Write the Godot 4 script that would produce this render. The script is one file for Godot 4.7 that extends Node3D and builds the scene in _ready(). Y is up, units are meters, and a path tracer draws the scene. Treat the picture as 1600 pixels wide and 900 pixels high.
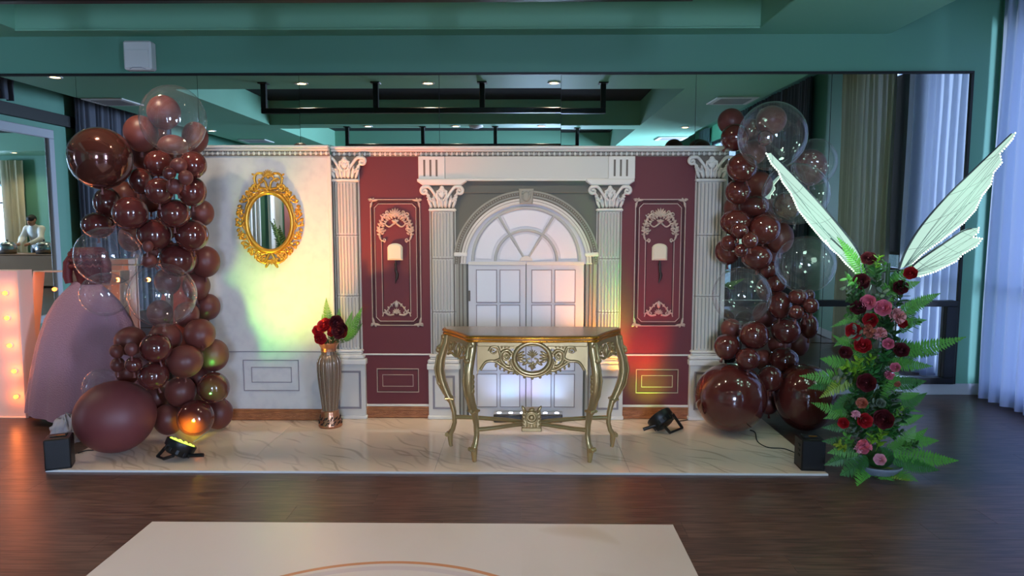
extends Node3D
# A party stage in a green function room: printed backdrop, balloon columns, console table, winged flower tower, a mirrored wall behind.

const EYE := Vector3(0, 1.55, 0)
const FOCAL := 1100.0            # in pixels of the 1600 x 900 photograph
const STAGE := 0.012             # top of the marble stage boards
const WALL := -6.2               # the mirrored wall
var view := Basis.from_euler(Vector3(-0.09697, 0.01364, 0.0))
var M := {}                      # materials by name
var counts := {}                 # names given so far
var meshes := {}                 # shared meshes by name
var rng := RandomNumberGenerator.new()


# ---------------------------------------------------------------- shapes
class Shape:
	var v := PackedVector3Array()
	var n := PackedVector3Array()
	var t := PackedVector2Array()
	var i := PackedInt32Array()
	var xf := Transform3D()

	func put(p: Vector3, q: Vector3, uv := Vector2.ZERO) -> int:
		v.append(xf * p)
		n.append((xf.basis * q).normalized())
		t.append(uv)
		return v.size() - 1

	func tri(a: int, b: int, c: int) -> void:
		if (v[b] - v[a]).cross(v[c] - v[a]).dot(n[a] + n[b] + n[c]) > 0.0:
			i.append_array(PackedInt32Array([a, c, b]))
		else:
			i.append_array(PackedInt32Array([a, b, c]))

	func flat(pts: Array, q: Vector3) -> void:
		var at := []
		for p in pts:
			at.append(put(p, q, Vector2(p.x, p.y)))
		for k in range(1, at.size() - 1):
			tri(at[0], at[k], at[k + 1])

	# rows of equally many points; smooth normals along d_row x d_col, times side
	func grid(rows: Array, wrap := false, side := 1.0) -> void:
		var nr := rows.size()
		var nc: int = rows[0].size()
		var first := v.size()
		for r in nr:
			var row: PackedVector3Array = rows[r]
			var up: PackedVector3Array = rows[maxi(r - 1, 0)]
			var dn: PackedVector3Array = rows[mini(r + 1, nr - 1)]
			for c in nc:
				var l := (c - 1 + nc) % nc if wrap else maxi(c - 1, 0)
				var g := (c + 1) % nc if wrap else mini(c + 1, nc - 1)
				var q := (dn[c] - up[c]).cross(row[g] - row[l]) * side
				if q.length_squared() < 1e-18:
					q = (dn[c] - up[c]).cross(dn[g] - dn[l] + up[g] - up[l]) * side
				put(row[c], q, Vector2(float(c) / maxf(nc - 1, 1), float(r) / maxf(nr - 1, 1)))
		for r in nr - 1:
			for c in (nc if wrap else nc - 1):
				var a := first + r * nc + c
				var b := first + r * nc + (c + 1) % nc
				tri(a, b, a + nc)
				tri(b, b + nc, a + nc)

	# turned round the y axis: Vector2(radius, height), from the bottom up along the outside
	func lathe(prof: Array, seg := 24, flutes := 0, deep := 0.0) -> void:
		var rows := []
		for p in prof:
			var row := PackedVector3Array()
			for k in seg:
				var a := TAU * k / seg
				var r: float = maxf(p.x, 1e-5)
				if flutes:
					r *= 1.0 + deep * (absf(sin(a * flutes * 0.5)) - 0.6)
				row.append(Vector3(cos(a) * r, p.y, sin(a) * r))
			rows.append(row)
		grid(rows, true, 1.0)

	func ball(c: Vector3, r: Vector3, seg := 10, turn := Basis()) -> void:
		var keep := xf
		xf = xf * Transform3D(turn * Basis.from_scale(r), c)
		var first := v.size()
		var rings := maxi(seg / 2, 4)
		for j in rings + 1:
			var b := PI * j / rings - PI / 2
			for k in seg:
				var a := TAU * k / seg
				var u := Vector3(cos(a) * cos(b), sin(b), sin(a) * cos(b))
				v.append(xf * u)
				n.append((keep.basis * (turn * (u / r))).normalized())
				t.append(Vector2(float(k) / seg, float(j) / rings))
		for j in rings:
			for k in seg:
				var a := first + j * seg + k
				var b := first + j * seg + (k + 1) % seg
				if j > 0:
					tri(a, b, a + seg)
				if j < rings - 1:
					tri(b, b + seg, a + seg)
		xf = keep

	# a round bar along points; radii one number or an array; squash flattens it along the given axis
	func tube(pts: Array, radii, sides := 8, squash := 1.0, flat_axis := Vector3.FORWARD) -> void:
		var cnt := pts.size()
		var first := v.size()
		var side := Vector3.ZERO
		for k in cnt:
			var d: Vector3 = (pts[mini(k + 1, cnt - 1)] - pts[maxi(k - 1, 0)])
			d = d.normalized() if d.length() > 1e-9 else Vector3.UP
			if side == Vector3.ZERO:
				side = d.cross(flat_axis)
				if side.length() < 0.05:
					side = d.cross(Vector3.RIGHT)
			side = (side - d * side.dot(d)).normalized()
			var other := d.cross(side).normalized()
			var r: float = radii[k] if radii is Array else radii
			for s in sides:
				var a := TAU * s / sides
				var q := side * cos(a) + other * sin(a) * squash
				var nn := side * cos(a) * squash + other * sin(a)
				put(pts[k] + q * r, nn, Vector2(float(s) / sides, float(k) / cnt))
		for k in cnt - 1:
			for s in sides:
				var a := first + k * sides + s
				var b := first + k * sides + (s + 1) % sides
				tri(a, b, a + sides)
				tri(b, b + sides, a + sides)
		for e in [0, cnt - 1]:
			var d2: Vector3 = (pts[e] - pts[1 if e == 0 else cnt - 2]).normalized()
			var c := put(pts[e], d2)
			var ring := []
			for s in sides:
				v.append(v[first + e * sides + s])
				n.append((xf.basis * d2).normalized())
				t.append(Vector2.ZERO)
				ring.append(v.size() - 1)
			for s in sides:
				tri(c, ring[s], ring[(s + 1) % sides])

	func box(c: Vector3, size: Vector3, chamfer := 0.003, turn := Basis()) -> void:
		var keep := xf
		xf = xf * Transform3D(turn, c)
		var h := size / 2.0
		var b := minf(chamfer, minf(h.x, minf(h.y, h.z)) * 0.8)
		for ax in 3:
			var u := (ax + 1) % 3
			var w := (ax + 2) % 3
			for s in [-1.0, 1.0]:
				var q := Vector3.ZERO
				q[ax] = s
				var pts := []
				for k in [[-1, -1], [1, -1], [1, 1], [-1, 1]]:
					var p := Vector3.ZERO
					p[ax] = h[ax] * s
					p[u] = (h[u] - b) * k[0]
					p[w] = (h[w] - b) * k[1]
					pts.append(p)
				flat(pts, q)
		if b > 0.0:
			for ax in 3:                          # the twelve chamfers
				var u := (ax + 1) % 3
				var w := (ax + 2) % 3
				for su in [-1.0, 1.0]:
					for sw in [-1.0, 1.0]:
						var q := Vector3.ZERO
						q[u] = su
						q[w] = sw
						var pts := []
						for e in [[-1, 0], [1, 0], [1, 1], [-1, 1]]:
							var p := Vector3.ZERO
							p[ax] = (h[ax] - b) * e[0]
							p[u] = (h[u] - (b if e[1] else 0.0)) * su
							p[w] = (h[w] - (0.0 if e[1] else b)) * sw
							pts.append(p)
						flat(pts, q.normalized())
			for sx in [-1.0, 1.0]:
				for sy in [-1.0, 1.0]:
					for sz in [-1.0, 1.0]:
						var s := Vector3(sx, sy, sz)
						flat([Vector3(h.x, h.y - b, h.z - b) * s, Vector3(h.x - b, h.y, h.z - b) * s, Vector3(h.x - b, h.y - b, h.z) * s], s.normalized())
		xf = keep

	# a flat outline in x and y given thickness from z = 0 to z = deep, its front edge chamfered
	func prism(poly: PackedVector2Array, deep: float, chamfer := 0.0) -> void:
		if Geometry2D.is_polygon_clockwise(poly):
			poly.reverse()
		var cnt := poly.size()
		var inner := PackedVector2Array()
		for k in cnt:
			var a := (poly[k] - poly[(k - 1 + cnt) % cnt]).normalized()
			var b := (poly[(k + 1) % cnt] - poly[k]).normalized()
			var m := (Vector2(-a.y, a.x) + Vector2(-b.y, b.x))
			m = m.normalized() / maxf(0.4, cos(a.angle_to(b) / 2.0)) if m.length() > 1e-4 else Vector2.ZERO
			inner.append(poly[k] + m * chamfer)
		var idx := Geometry2D.triangulate_polygon(inner)
		for face in [[inner, deep, 1.0], [poly, 0.0, -1.0]]:
			var first := v.size()
			for p in face[0]:
				put(Vector3(p.x, p.y, face[1]), Vector3(0, 0, face[2]), p)
			for k in range(0, idx.size(), 3):
				tri(first + idx[k], first + idx[k + 1], first + idx[k + 2])
		for k in cnt:
			var j := (k + 1) % cnt
			var d := (poly[j] - poly[k]).normalized()
			var q := Vector3(d.y, -d.x, 0)
			flat([Vector3(poly[k].x, poly[k].y, 0), Vector3(poly[j].x, poly[j].y, 0), Vector3(poly[j].x, poly[j].y, deep - chamfer), Vector3(poly[k].x, poly[k].y, deep - chamfer)], q)
			if chamfer > 0.0:
				flat([Vector3(poly[k].x, poly[k].y, deep - chamfer), Vector3(poly[j].x, poly[j].y, deep - chamfer), Vector3(inner[j].x, inner[j].y, deep), Vector3(inner[k].x, inner[k].y, deep)], (q + Vector3(0, 0, 1)).normalized())

	# a moulding of the given half-round profile along a path in x and y
	func bead(path: Array, width: float, high: float, closed := true) -> void:
		var prof := [Vector2(-0.5, 0), Vector2(-0.42, 0.6), Vector2(-0.2, 0.95), Vector2(0.2, 0.95), Vector2(0.42, 0.6), Vector2(0.5, 0)]
		var cnt := path.size()
		var mitre := []
		for k in cnt:
			var a: Vector2 = (path[k] - path[(k - 1 + cnt) % cnt]).normalized() if closed or k > 0 else (path[1] - path[0]).normalized()
			var b: Vector2 = (path[(k + 1) % cnt] - path[k]).normalized() if closed or k < cnt - 1 else a
			var m := Vector2(-a.y, a.x) + Vector2(-b.y, b.x)
			mitre.append(m.normalized() / maxf(0.4, cos(a.angle_to(b) / 2.0)))
		for k in (cnt if closed else cnt - 1):
			var j := (k + 1) % cnt
			for e in prof.size() - 1:
				var p0: Vector2 = path[k] + mitre[k] * prof[e].x * width
				var p1: Vector2 = path[k] + mitre[k] * prof[e + 1].x * width
				var q0: Vector2 = path[j] + mitre[j] * prof[e].x * width
				var q1: Vector2 = path[j] + mitre[j] * prof[e + 1].x * width
				var d: Vector2 = (path[j] - path[k]).normalized()
				var nn := Vector2(-(prof[e + 1].y - prof[e].y) * high, (prof[e + 1].x - prof[e].x) * width).normalized()
				flat([Vector3(p0.x, p0.y, prof[e].y * high), Vector3(q0.x, q0.y, prof[e].y * high), Vector3(q1.x, q1.y, prof[e + 1].y * high), Vector3(p1.x, p1.y, prof[e + 1].y * high)], Vector3(-d.y * nn.x, d.x * nn.x, nn.y))

	# carved ornament, lying in x and y and standing up along z
	func curl(c: Vector2, r0: float, r1: float, a0: float, a1: float, th0: float, th1: float, z := 0.0) -> void:
		var pts := []
		var rad := []
		var cnt := maxi(6, int(absf(a1 - a0) * 3.2))
		for k in cnt + 1:
			var f := float(k) / cnt
			var a := lerpf(a0, a1, f)
			var r := lerpf(r0, r1, f)
			pts.append(Vector3(c.x + cos(a) * r, c.y + sin(a) * r, z))
			rad.append(lerpf(th0, th1, f))
		tube(pts, rad, 6)
		ball(pts[cnt], Vector3.ONE * th1 * 1.6, 6)

	func vine(path: Array, th0: float, th1: float, z := 0.0, sides := 6) -> void:
		var pts := []
		var rad := []
		var cnt := path.size()
		for k in cnt - 1:
			for s in 5:
				var p: Vector2 = path[k].cubic_interpolate(path[k + 1], path[maxi(k - 1, 0)], path[mini(k + 2, cnt - 1)], s / 5.0)
				pts.append(Vector3(p.x, p.y, z))
				rad.append(lerpf(th0, th1, (k + s / 5.0) / (cnt - 1)))
		pts.append(Vector3(path[cnt - 1].x, path[cnt - 1].y, z))
		rad.append(th1)
		tube(pts, rad, sides)

	func leaf(p: Vector2, angle: float, long: float, wide: float, thick: float, z := 0.0) -> void:
		var d := Vector2.from_angle(angle)
		ball(Vector3(p.x + d.x * long / 2, p.y + d.y * long / 2, z), Vector3(long / 2, wide / 2, thick), 8, Basis(Vector3.BACK, angle))

	func rosette(p: Vector2, r: float, petals: int, z := 0.0) -> void:
		for k in petals:
			leaf(p, TAU * k / petals + 0.3, r, r * 0.6, r * 0.25, z)
		ball(Vector3(p.x, p.y, z + r * 0.12), Vector3.ONE * r * 0.3, 6)

	func shell(p: Vector2, r: float, a0: float, a1: float, ribs: int, z := 0.0) -> void:
		for k in ribs:
			var a := lerpf(a0, a1, float(k) / (ribs - 1))
			leaf(p, a, r * (1.0 - 0.12 * absf(2.0 * k / (ribs - 1) - 1.0)), r * 1.9 * absf(a1 - a0) / ribs / 2.6, r * 0.16, z)
		ball(Vector3(p.x, p.y, z), Vector3.ONE * r * 0.22, 6)

	func mesh(material: Material) -> ArrayMesh:
		var arr := []
		arr.resize(Mesh.ARRAY_MAX)
		arr[Mesh.ARRAY_VERTEX] = v
		arr[Mesh.ARRAY_NORMAL] = n
		arr[Mesh.ARRAY_TEX_UV] = t
		arr[Mesh.ARRAY_INDEX] = i
		var m := ArrayMesh.new()
		m.add_surface_from_arrays(Mesh.PRIMITIVE_TRIANGLES, arr)
		m.surface_set_material(0, material)
		return m


# ---------------------------------------------------------------- naming and placing
func numbered(called: String) -> String:
	var k: int = counts.get(called, 0)
	counts[called] = k + 1
	return called if k == 0 else "%s_%03d" % [called, k]


func tag(o: Node, label: String, category: String, group := "") -> Node:
	o.set_meta("label", label)
	o.set_meta("category", category)
	if group:
		o.set_meta("group", group)
	return o


func thing(called: String, label: String, category: String, place := Vector3.ZERO, group := "") -> Node3D:
	var o := Node3D.new()
	o.name = numbered(called)
	add_child(o)
	o.position = place
	tag(o, label, category, group)
	o.set_meta("kind", "thing")
	return o


func hang(m: Mesh, called: String, parent: Node, where := Transform3D(), stuff := false) -> MeshInstance3D:
	var o := MeshInstance3D.new()
	o.mesh = m
	o.transform = where
	if parent == self:
		o.name = numbered(called)
		add_child(o)
	else:
		o.name = called
		parent.add_child(o, true)
	if stuff:
		o.set_meta("kind", "stuff")
	return o


func obj(called: String, s: Shape, material: Material, parent: Node = self, where := Transform3D(), stuff := false) -> MeshInstance3D:
	return hang(s.mesh(material), called, parent, where, stuff)


func holder(called: String, parent: Node, where := Transform3D()) -> Node3D:
	var o := Node3D.new()
	o.name = called
	o.transform = where
	parent.add_child(o, true)
	return o


func struct(o: Node) -> Node:
	o.set_meta("kind", "structure")
	return o


func slab(called: String, lo: Vector3, hi: Vector3, material: Material, parent: Node = self, chamfer := 0.0) -> MeshInstance3D:
	var s := Shape.new()
	s.box(Vector3.ZERO, hi - lo, chamfer)
	var o := obj(called, s, material, parent, Transform3D(Basis(), (lo + hi) / 2))
	if parent == self:
		struct(o)
	return o


# the point on the sight line through a pixel of the photograph, at depth z (or at height y)
func px(x: float, y: float, z: float) -> Vector3:
	var d := view * Vector3((x - 800) / FOCAL, -(y - 450) / FOCAL, -1)
	return EYE + d * (z / d.z)


func at(p: Vector3) -> Transform3D:
	return Transform3D(Basis(), p)


func aim(from: Vector3, to: Vector3) -> Basis:
	return Basis.looking_at(to - from, Vector3.UP if absf((to - from).normalized().y) < 0.98 else Vector3.RIGHT)


# ---------------------------------------------------------------- materials
func paint(called: String, color: Color, rough := 0.6, metal := 0.0) -> StandardMaterial3D:
	var m := StandardMaterial3D.new()
	m.resource_name = called
	m.albedo_color = color
	m.roughness = rough
	m.metallic = metal
	M[called] = m
	return m


func glowing(called: String, color: Color, power: float) -> StandardMaterial3D:
	var m := paint(called, color, 0.5)
	m.emission_enabled = true
	m.emission = color
	m.emission_energy_multiplier = power
	return m


func noise(freq: float, seed_: int, octaves := 4) -> FastNoiseLite:
	var f := FastNoiseLite.new()
	f.noise_type = FastNoiseLite.TYPE_SIMPLEX_SMOOTH
	f.frequency = freq
	f.seed = seed_
	f.fractal_octaves = octaves
	return f


func noise_tex(f: FastNoiseLite, lo: Color, hi: Color, size := 512, mid = null) -> NoiseTexture2D:
	var g := Gradient.new()
	g.offsets = PackedFloat32Array([0.0, 0.5, 1.0])
	g.colors = PackedColorArray([lo, lo.lerp(hi, 0.5) if mid == null else mid, hi])
	var tx := NoiseTexture2D.new()
	tx.width = size
	tx.height = size
	tx.seamless = true
	tx.noise = f
	tx.color_ramp = g
	return tx


func materials() -> void:
	paint("green", Color(0.37, 0.58, 0.50), 0.55)
	paint("green_soffit", Color(0.48, 0.70, 0.58), 0.6)
	paint("black", Color(0.035, 0.035, 0.04), 0.5)
	paint("black_satin", Color(0.025, 0.026, 0.033), 0.4)
	paint("wine_dark", Color(0.25, 0.085, 0.10), 0.6)
	paint("flute_line", Color(0.60, 0.585, 0.55), 0.7)
	paint("fan_grey", Color(0.68, 0.70, 0.70), 0.6)
	paint("skin_tone", Color(0.66, 0.47, 0.38), 0.6)
	paint("hair_black", Color(0.05, 0.04, 0.04), 0.6)
	paint("coffer_black", Color(0.06, 0.055, 0.06), 0.8)
	paint("white", Color(0.86, 0.86, 0.85), 0.5)
	paint("grey_white", Color(0.66, 0.67, 0.70), 0.5)
	paint("mirror", Color(0.80, 0.83, 0.82), 0.0, 1.0)
	paint("clean_mirror", Color(0.9, 0.92, 0.9), 0.01, 1.0)
	# floor boards
	for k in 4:
		var m := paint("wood_%d" % k, Color(1, 1, 1), 0.36)
		var c: Color = [Color(0.42, 0.315, 0.275), Color(0.44, 0.33, 0.285), Color(0.40, 0.30, 0.265), Color(0.43, 0.32, 0.28)][k]
		m.albedo_texture = wood_tex if k else noise_tex(noise(0.012, 5), Color(0.50, 0.48, 0.48), Color(1, 1, 1), 512, Color(0.80, 0.79, 0.79))
		if k == 0:
			wood_tex = m.albedo_texture
		m.albedo_color = c
		m.uv1_triplanar = true
		m.uv1_world_triplanar = true
		m.uv1_scale = Vector3(0.55, 1.0, 9.0)
		m.uv1_offset = Vector3(0.31 * k, 0, 0.23 * k)
		m.roughness = 0.33
	# stage marble and the front mat
	var stage := paint("stage_marble", Color(1, 1, 1), 0.07)
	stage.albedo_texture = marble(1024, 512, Color(0.95, 0.865, 0.775), Color(0.66, 0.55, 0.46), 90, Vector2(0.80, 0.70), 190.0, 4.5, 0.5)
	stage.uv1_triplanar = true
	stage.uv1_world_triplanar = true
	stage.uv1_scale = Vector3(0.42, 0.42, 0.84)
	var mat_ := paint("mat_marble", Color(1, 1, 1), 0.28)
	mat_.albedo_texture = marble(768, 512, Color(0.77, 0.74, 0.73), Color(0.62, 0.54, 0.47), 9, Vector2(1.0, 0.5), 90.0, 14.0, 0.45)
	mat_.uv1_triplanar = true
	mat_.uv1_world_triplanar = true
	mat_.uv1_scale = Vector3(0.37, 0.37, 0.37)
	paint("ring_grey", Color(0.72, 0.68, 0.70), 0.35)
	paint("ring_gold", Color(0.72, 0.50, 0.36), 0.35)
	# backdrop
	paint("print_white", Color(0.83, 0.82, 0.79), 0.6)
	paint("print_trim", Color(0.88, 0.87, 0.84), 0.55)
	paint("print_groove", Color(0.45, 0.42, 0.38), 0.7)
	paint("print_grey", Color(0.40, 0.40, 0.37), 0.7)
	paint("print_arch", Color(0.60, 0.60, 0.56), 0.6)
	paint("print_door", Color(0.80, 0.81, 0.84), 0.6)
	paint("print_pane", Color(0.86, 0.87, 0.90), 0.5)
	paint("print_line", Color(0.55, 0.53, 0.56), 0.6)
	var wine := paint("wine", Color(0.40, 0.15, 0.17), 0.6)
	wine.rim_enabled = false
	paint("pewter", Color(0.78, 0.70, 0.63), 0.38, 0.3)
	paint("bronze_dark", Color(0.22, 0.17, 0.15), 0.4, 0.3)
	paint("shade_cloth", Color(0.90, 0.87, 0.76), 0.7)
	var plaster := paint("damask", Color(1, 1, 1), 0.65)
	plaster.albedo_texture = noise_tex(noise(0.011, 21, 3), Color(0.785, 0.78, 0.78), Color(0.83, 0.825, 0.815), 512, Color(0.82, 0.815, 0.805))
	plaster.uv1_triplanar = true
	plaster.uv1_scale = Vector3(1.6, 1.6, 1.6)
	var skirt := paint("brown_skirting", Color(1, 1, 1), 0.45)
	skirt.albedo_texture = noise_tex(noise(0.03, 8), Color(0.52, 0.30, 0.18), Color(0.78, 0.52, 0.32), 256)
	skirt.uv1_triplanar = true
	skirt.uv1_scale = Vector3(1.5, 14, 1.5)
	# gold and metals
	paint("gold", Color(0.84, 0.62, 0.24), 0.3, 0.8)
	paint("champagne", Color(0.77, 0.66, 0.46), 0.26, 0.62)
	paint("champagne_top", Color(0.70, 0.61, 0.50), 0.25, 0.5)
	paint("gold_rim", Color(0.84, 0.55, 0.17), 0.24, 0.85)
	paint("copper", Color(0.78, 0.55, 0.42), 0.3, 0.8)
	paint("copper_dark", Color(0.10, 0.07, 0.06), 0.5)
	var mosaic := paint("vase_mosaic", Color(1, 1, 1), 0.22, 0.2)
	mosaic.albedo_texture = noise_tex(noise(0.16, 31, 2), Color(0.22, 0.165, 0.13), Color(0.72, 0.62, 0.53), 256)
	mosaic.uv1_triplanar = true
	mosaic.uv1_scale = Vector3(6, 6, 6)
	paint("vase_rib", Color(0.72, 0.66, 0.6), 0.2, 0.6)
	# balloons
	var mm := paint("maroon", Color(0.40, 0.205, 0.18), 0.40)
	mm.metallic_specular = 0.45
	var mg := paint("maroon_gloss", Color(0.335, 0.145, 0.13), 0.12)
	mg.clearcoat_enabled = true
	mg.clearcoat = 0.6
	mg.clearcoat_roughness = 0.05
	var mc := paint("brown_chrome", Color(0.36, 0.19, 0.155), 0.12, 0.55)
	mc.clearcoat_enabled = true
	mc.clearcoat = 0.8
	mc.clearcoat_roughness = 0.04
	paint("maroon_giant", Color(0.42, 0.20, 0.20), 0.5)
	var clear := paint("clear_film", Color(0.93, 0.93, 0.95, 0.02), 0.02)
	clear.transparency = BaseMaterial3D.TRANSPARENCY_ALPHA
	clear.metallic_specular = 0.7
	var pane := paint("window_glass", Color(0.85, 0.92, 0.95, 0.06), 0.0)
	pane.transparency = BaseMaterial3D.TRANSPARENCY_ALPHA
	# cloth
	var sheer := paint("sheer", Color(0.68, 0.72, 0.89), 0.9)
	sheer.backlight_enabled = true
	sheer.backlight = Color(1, 1, 1)
	var beige := paint("beige_drape", Color(0.74, 0.70, 0.60), 0.95)
	beige.backlight_enabled = true
	beige.backlight = Color(0.3, 0.3, 0.3)
	paint("grey_drape", Color(0.33, 0.34, 0.38), 0.95)
	var gown := paint("gown_pink", Color(0.62, 0.45, 0.50), 0.55)
	gown.rim_enabled = true
	gown.rim = 0.6
	gown.normal_enabled = true
	gown.normal_texture = noise_bump(noise(0.09, 77, 3), 3.0)
	gown.uv1_triplanar = true
	gown.uv1_scale = Vector3(3, 3, 3)
	paint("bodice_red", Color(0.38, 0.08, 0.10), 0.6)
	var tulle := paint("tulle", Color(0.85, 0.83, 0.86), 0.9)
	tulle.backlight_enabled = true
	tulle.backlight = Color(0.8, 0.8, 0.8)
	# plants
	var leafm := func(called: String, c: Color) -> void:
		var m := paint(called, c, 0.42)
		m.backlight_enabled = true
		m.backlight = Color(0.5, 0.6, 0.3)
	leafm.call("fern", Color(0.36, 0.64, 0.26))
	leafm.call("fern_dark", Color(0.20, 0.46, 0.22))
	leafm.call("fern_yellow", Color(0.56, 0.66, 0.20))
	leafm.call("lime", Color(0.55, 0.74, 0.20))
	leafm.call("leaf_dark", Color(0.12, 0.29, 0.14))
	leafm.call("hedge_leaf", Color(0.26, 0.50, 0.16))
	paint("rose_red", Color(0.66, 0.08, 0.12), 0.6)
	paint("rose_wine", Color(0.34, 0.06, 0.10), 0.65)
	paint("rose_pink", Color(0.88, 0.47, 0.56), 0.6)
	paint("rose_pale", Color(0.87, 0.60, 0.60), 0.65)
	paint("rose_blush", Color(0.90, 0.66, 0.72), 0.6)
	paint("rose_peach", Color(0.75, 0.45, 0.36), 0.65)
	paint("sage", Color(0.42, 0.48, 0.40), 0.7)
	paint("bowl_white", Color(0.52, 0.56, 0.62), 0.3)
	# marquee letters, lamps
	paint("marquee", Color(0.90, 0.80, 0.74), 0.5)
	glowing("warm_bulb", Color(1.0, 0.55, 0.22), 4.0)
	glowing("downlight", Color(1.0, 0.80, 0.55), 28.0)
	glowing("par_green", Color(0.75, 0.95, 0.30), 2.2)
	glowing("par_warm", Color(1.0, 0.75, 0.35), 2.2)
	glowing("bar_white", Color(0.85, 0.88, 1.0), 5.0)
	glowing("wing_light", Color(0.80, 0.95, 0.89), 0.80)
	M.wing_light.albedo_color = Color(0.2, 0.25, 0.23)
	M.wing_light.roughness = 1.0
	M.wing_light.metallic_specular = 0.1
	glowing("wing_led", Color(0.92, 1.0, 0.90), 4.5)
	paint("wing_rib", Color(0.25, 0.25, 0.28), 0.4)
	paint("wing_vein", Color(0.50, 0.58, 0.55), 0.5)
	paint("steel", Color(0.7, 0.71, 0.73), 0.25, 0.9)
	paint("tan_cloth", Color(0.55, 0.42, 0.30), 0.8)


var wood_tex: Texture2D


func noise_bump(f: FastNoiseLite, strength: float) -> NoiseTexture2D:
	var tx := NoiseTexture2D.new()
	tx.width = 256
	tx.height = 256
	tx.seamless = true
	tx.noise = f
	tx.as_normal_map = true
	tx.bump_strength = strength
	return tx


# veined marble: many slanting tapered strokes, or a few faint smudges
func marble(w: int, h: int, ground: Color, vein: Color, strokes: int, step: Vector2, long: float, wide: float, power: float) -> ImageTexture:
	var r := RandomNumberGenerator.new()
	r.seed = 12 + strokes
	var sum := PackedFloat32Array()
	sum.resize(w * h)
	var broad := noise(0.006, 9, 3)
	for k in strokes:
		var p := Vector2(r.randf() * w, r.randf() * h)
		var n := int(long * r.randf_range(0.4, 1.2))
		var turn := r.randf_range(-0.16, 0.16)
		var wave := r.randf() * 6.0
		var fat := wide * r.randf_range(0.5, 1.3)
		var deep := power * r.randf_range(0.35, 1.0)
		for q in n:
			p += step.rotated(turn + 0.35 * sin(q * 0.035 + wave))
			var f := float(q) / n
			var size := fat * (0.25 + 0.75 * sin(f * PI))
			var reach := int(ceil(size * 1.6))
			for dy in range(-reach, reach + 1):
				for dx in range(-reach, reach + 1):
					var d := Vector2(dx, dy).length() / size
					if d < 1.6:
						var at_ := posmod(int(p.y) + dy, h) * w + posmod(int(p.x) + dx, w)
						sum[at_] = maxf(sum[at_], deep * (1.0 - smoothstep(0.2, 1.6, d)) * (0.3 + 0.7 * sin(f * PI)))
	var im := Image.create(w, h, false, Image.FORMAT_RGB8)
	for y in h:
		for x in w:
			var soft := 0.10 * broad.get_noise_2d(x, y)
			im.set_pixel(x, y, ground.lerp(vein, clampf(sum[y * w + x] + soft, 0, 1)))
	return ImageTexture.create_from_image(im)


# ---------------------------------------------------------------- the scene
func _ready() -> void:
	rng.seed = 4711
	# camera
	var cam := Camera3D.new()
	cam.name = "camera"
	cam.fov = rad_to_deg(2.0 * atan(450.0 / FOCAL))
	cam.near = 0.05
	cam.far = 120.0
	cam.transform = Transform3D(view, EYE)
	add_child(cam)
	# sky and exposure
	var sky := ProceduralSkyMaterial.new()
	sky.sky_top_color = Color(0.42, 0.58, 0.95)
	sky.sky_horizon_color = Color(0.72, 0.82, 1.0)
	sky.ground_bottom_color = Color(0.22, 0.27, 0.30)
	sky.ground_horizon_color = Color(0.55, 0.62, 0.70)
	sky.sky_energy_multiplier = SKY
	sky.ground_energy_multiplier = SKY * 0.6
	var env := Environment.new()
	env.background_mode = Environment.BG_SKY
	env.sky = Sky.new()
	env.sky.sky_material = sky
	env.tonemap_mode = Environment.TONE_MAPPER_LINEAR
	env.tonemap_exposure = EXPOSURE
	env.sdfgi_enabled = true
	env.ssao_enabled = true
	env.ssil_enabled = true
	var around := WorldEnvironment.new()
	around.name = "surroundings"
	around.environment = env
	add_child(around)
	# daylight pouring in at the windows
	day(Vector3(4.75, 1.75, -4.7), Vector3(0, 1.6, -4.7), Vector2(2.5, 2.8), DAY * 0.5)
	day(Vector3(6.4, 1.5, 2.0), Vector3(0, 0.9, 1.0), Vector2(3.0, 2.4), DAY * 84.0)
	day(Vector3(0.5, 1.65, 5.7), Vector3(0.5, 1.4, 0), Vector2(1.3, 1.5), DAY * 10.0)
	materials()
	room()
	mirror_wall()
	windows()
	ceiling_fittings()
	stage()
	backdrop()
	side_panel()
	oval_mirror()
	console_table()
	vase()
	stage_lights()
	marquee()
	gown()
	balloons()
	flower_tower()
	wings()
	small_things()
	far_end()


const SKY := 1.45
const EXPOSURE := 1.14
const DAY := 5.0
const LAMP := 1.05


func day(from: Vector3, to: Vector3, size: Vector2, energy: float) -> void:
	var l := AreaLight3D.new()
	l.name = "window_daylight"
	l.area_size = size
	l.light_color = Color(0.74, 0.83, 1.0)
	l.light_energy = energy
	l.area_range = 30.0
	l.shadow_enabled = true
	add_child(l, true)
	l.transform = Transform3D(aim(from, to), from)


func spot(where: Vector3, to: Vector3, color: Color, energy: float, angle: float, soft := 1.0, size := 0.03) -> void:
	var l := SpotLight3D.new()
	l.name = "lamp_beam"
	l.light_color = color
	l.light_energy = energy
	l.spot_angle = angle
	l.spot_angle_attenuation = soft
	l.spot_range = 30.0
	l.spot_attenuation = 2.0
	l.light_size = size
	l.shadow_enabled = true
	add_child(l, true)
	l.transform = Transform3D(aim(where, to), where)


func bulb_light(where: Vector3, color: Color, energy: float, size := 0.02) -> void:
	var l := OmniLight3D.new()
	l.name = "bulb_light"
	l.light_color = color
	l.light_energy = energy
	l.light_size = size
	l.omni_range = 30.0
	l.omni_attenuation = 2.0
	l.shadow_enabled = true
	add_child(l, true)
	l.position = where


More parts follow.
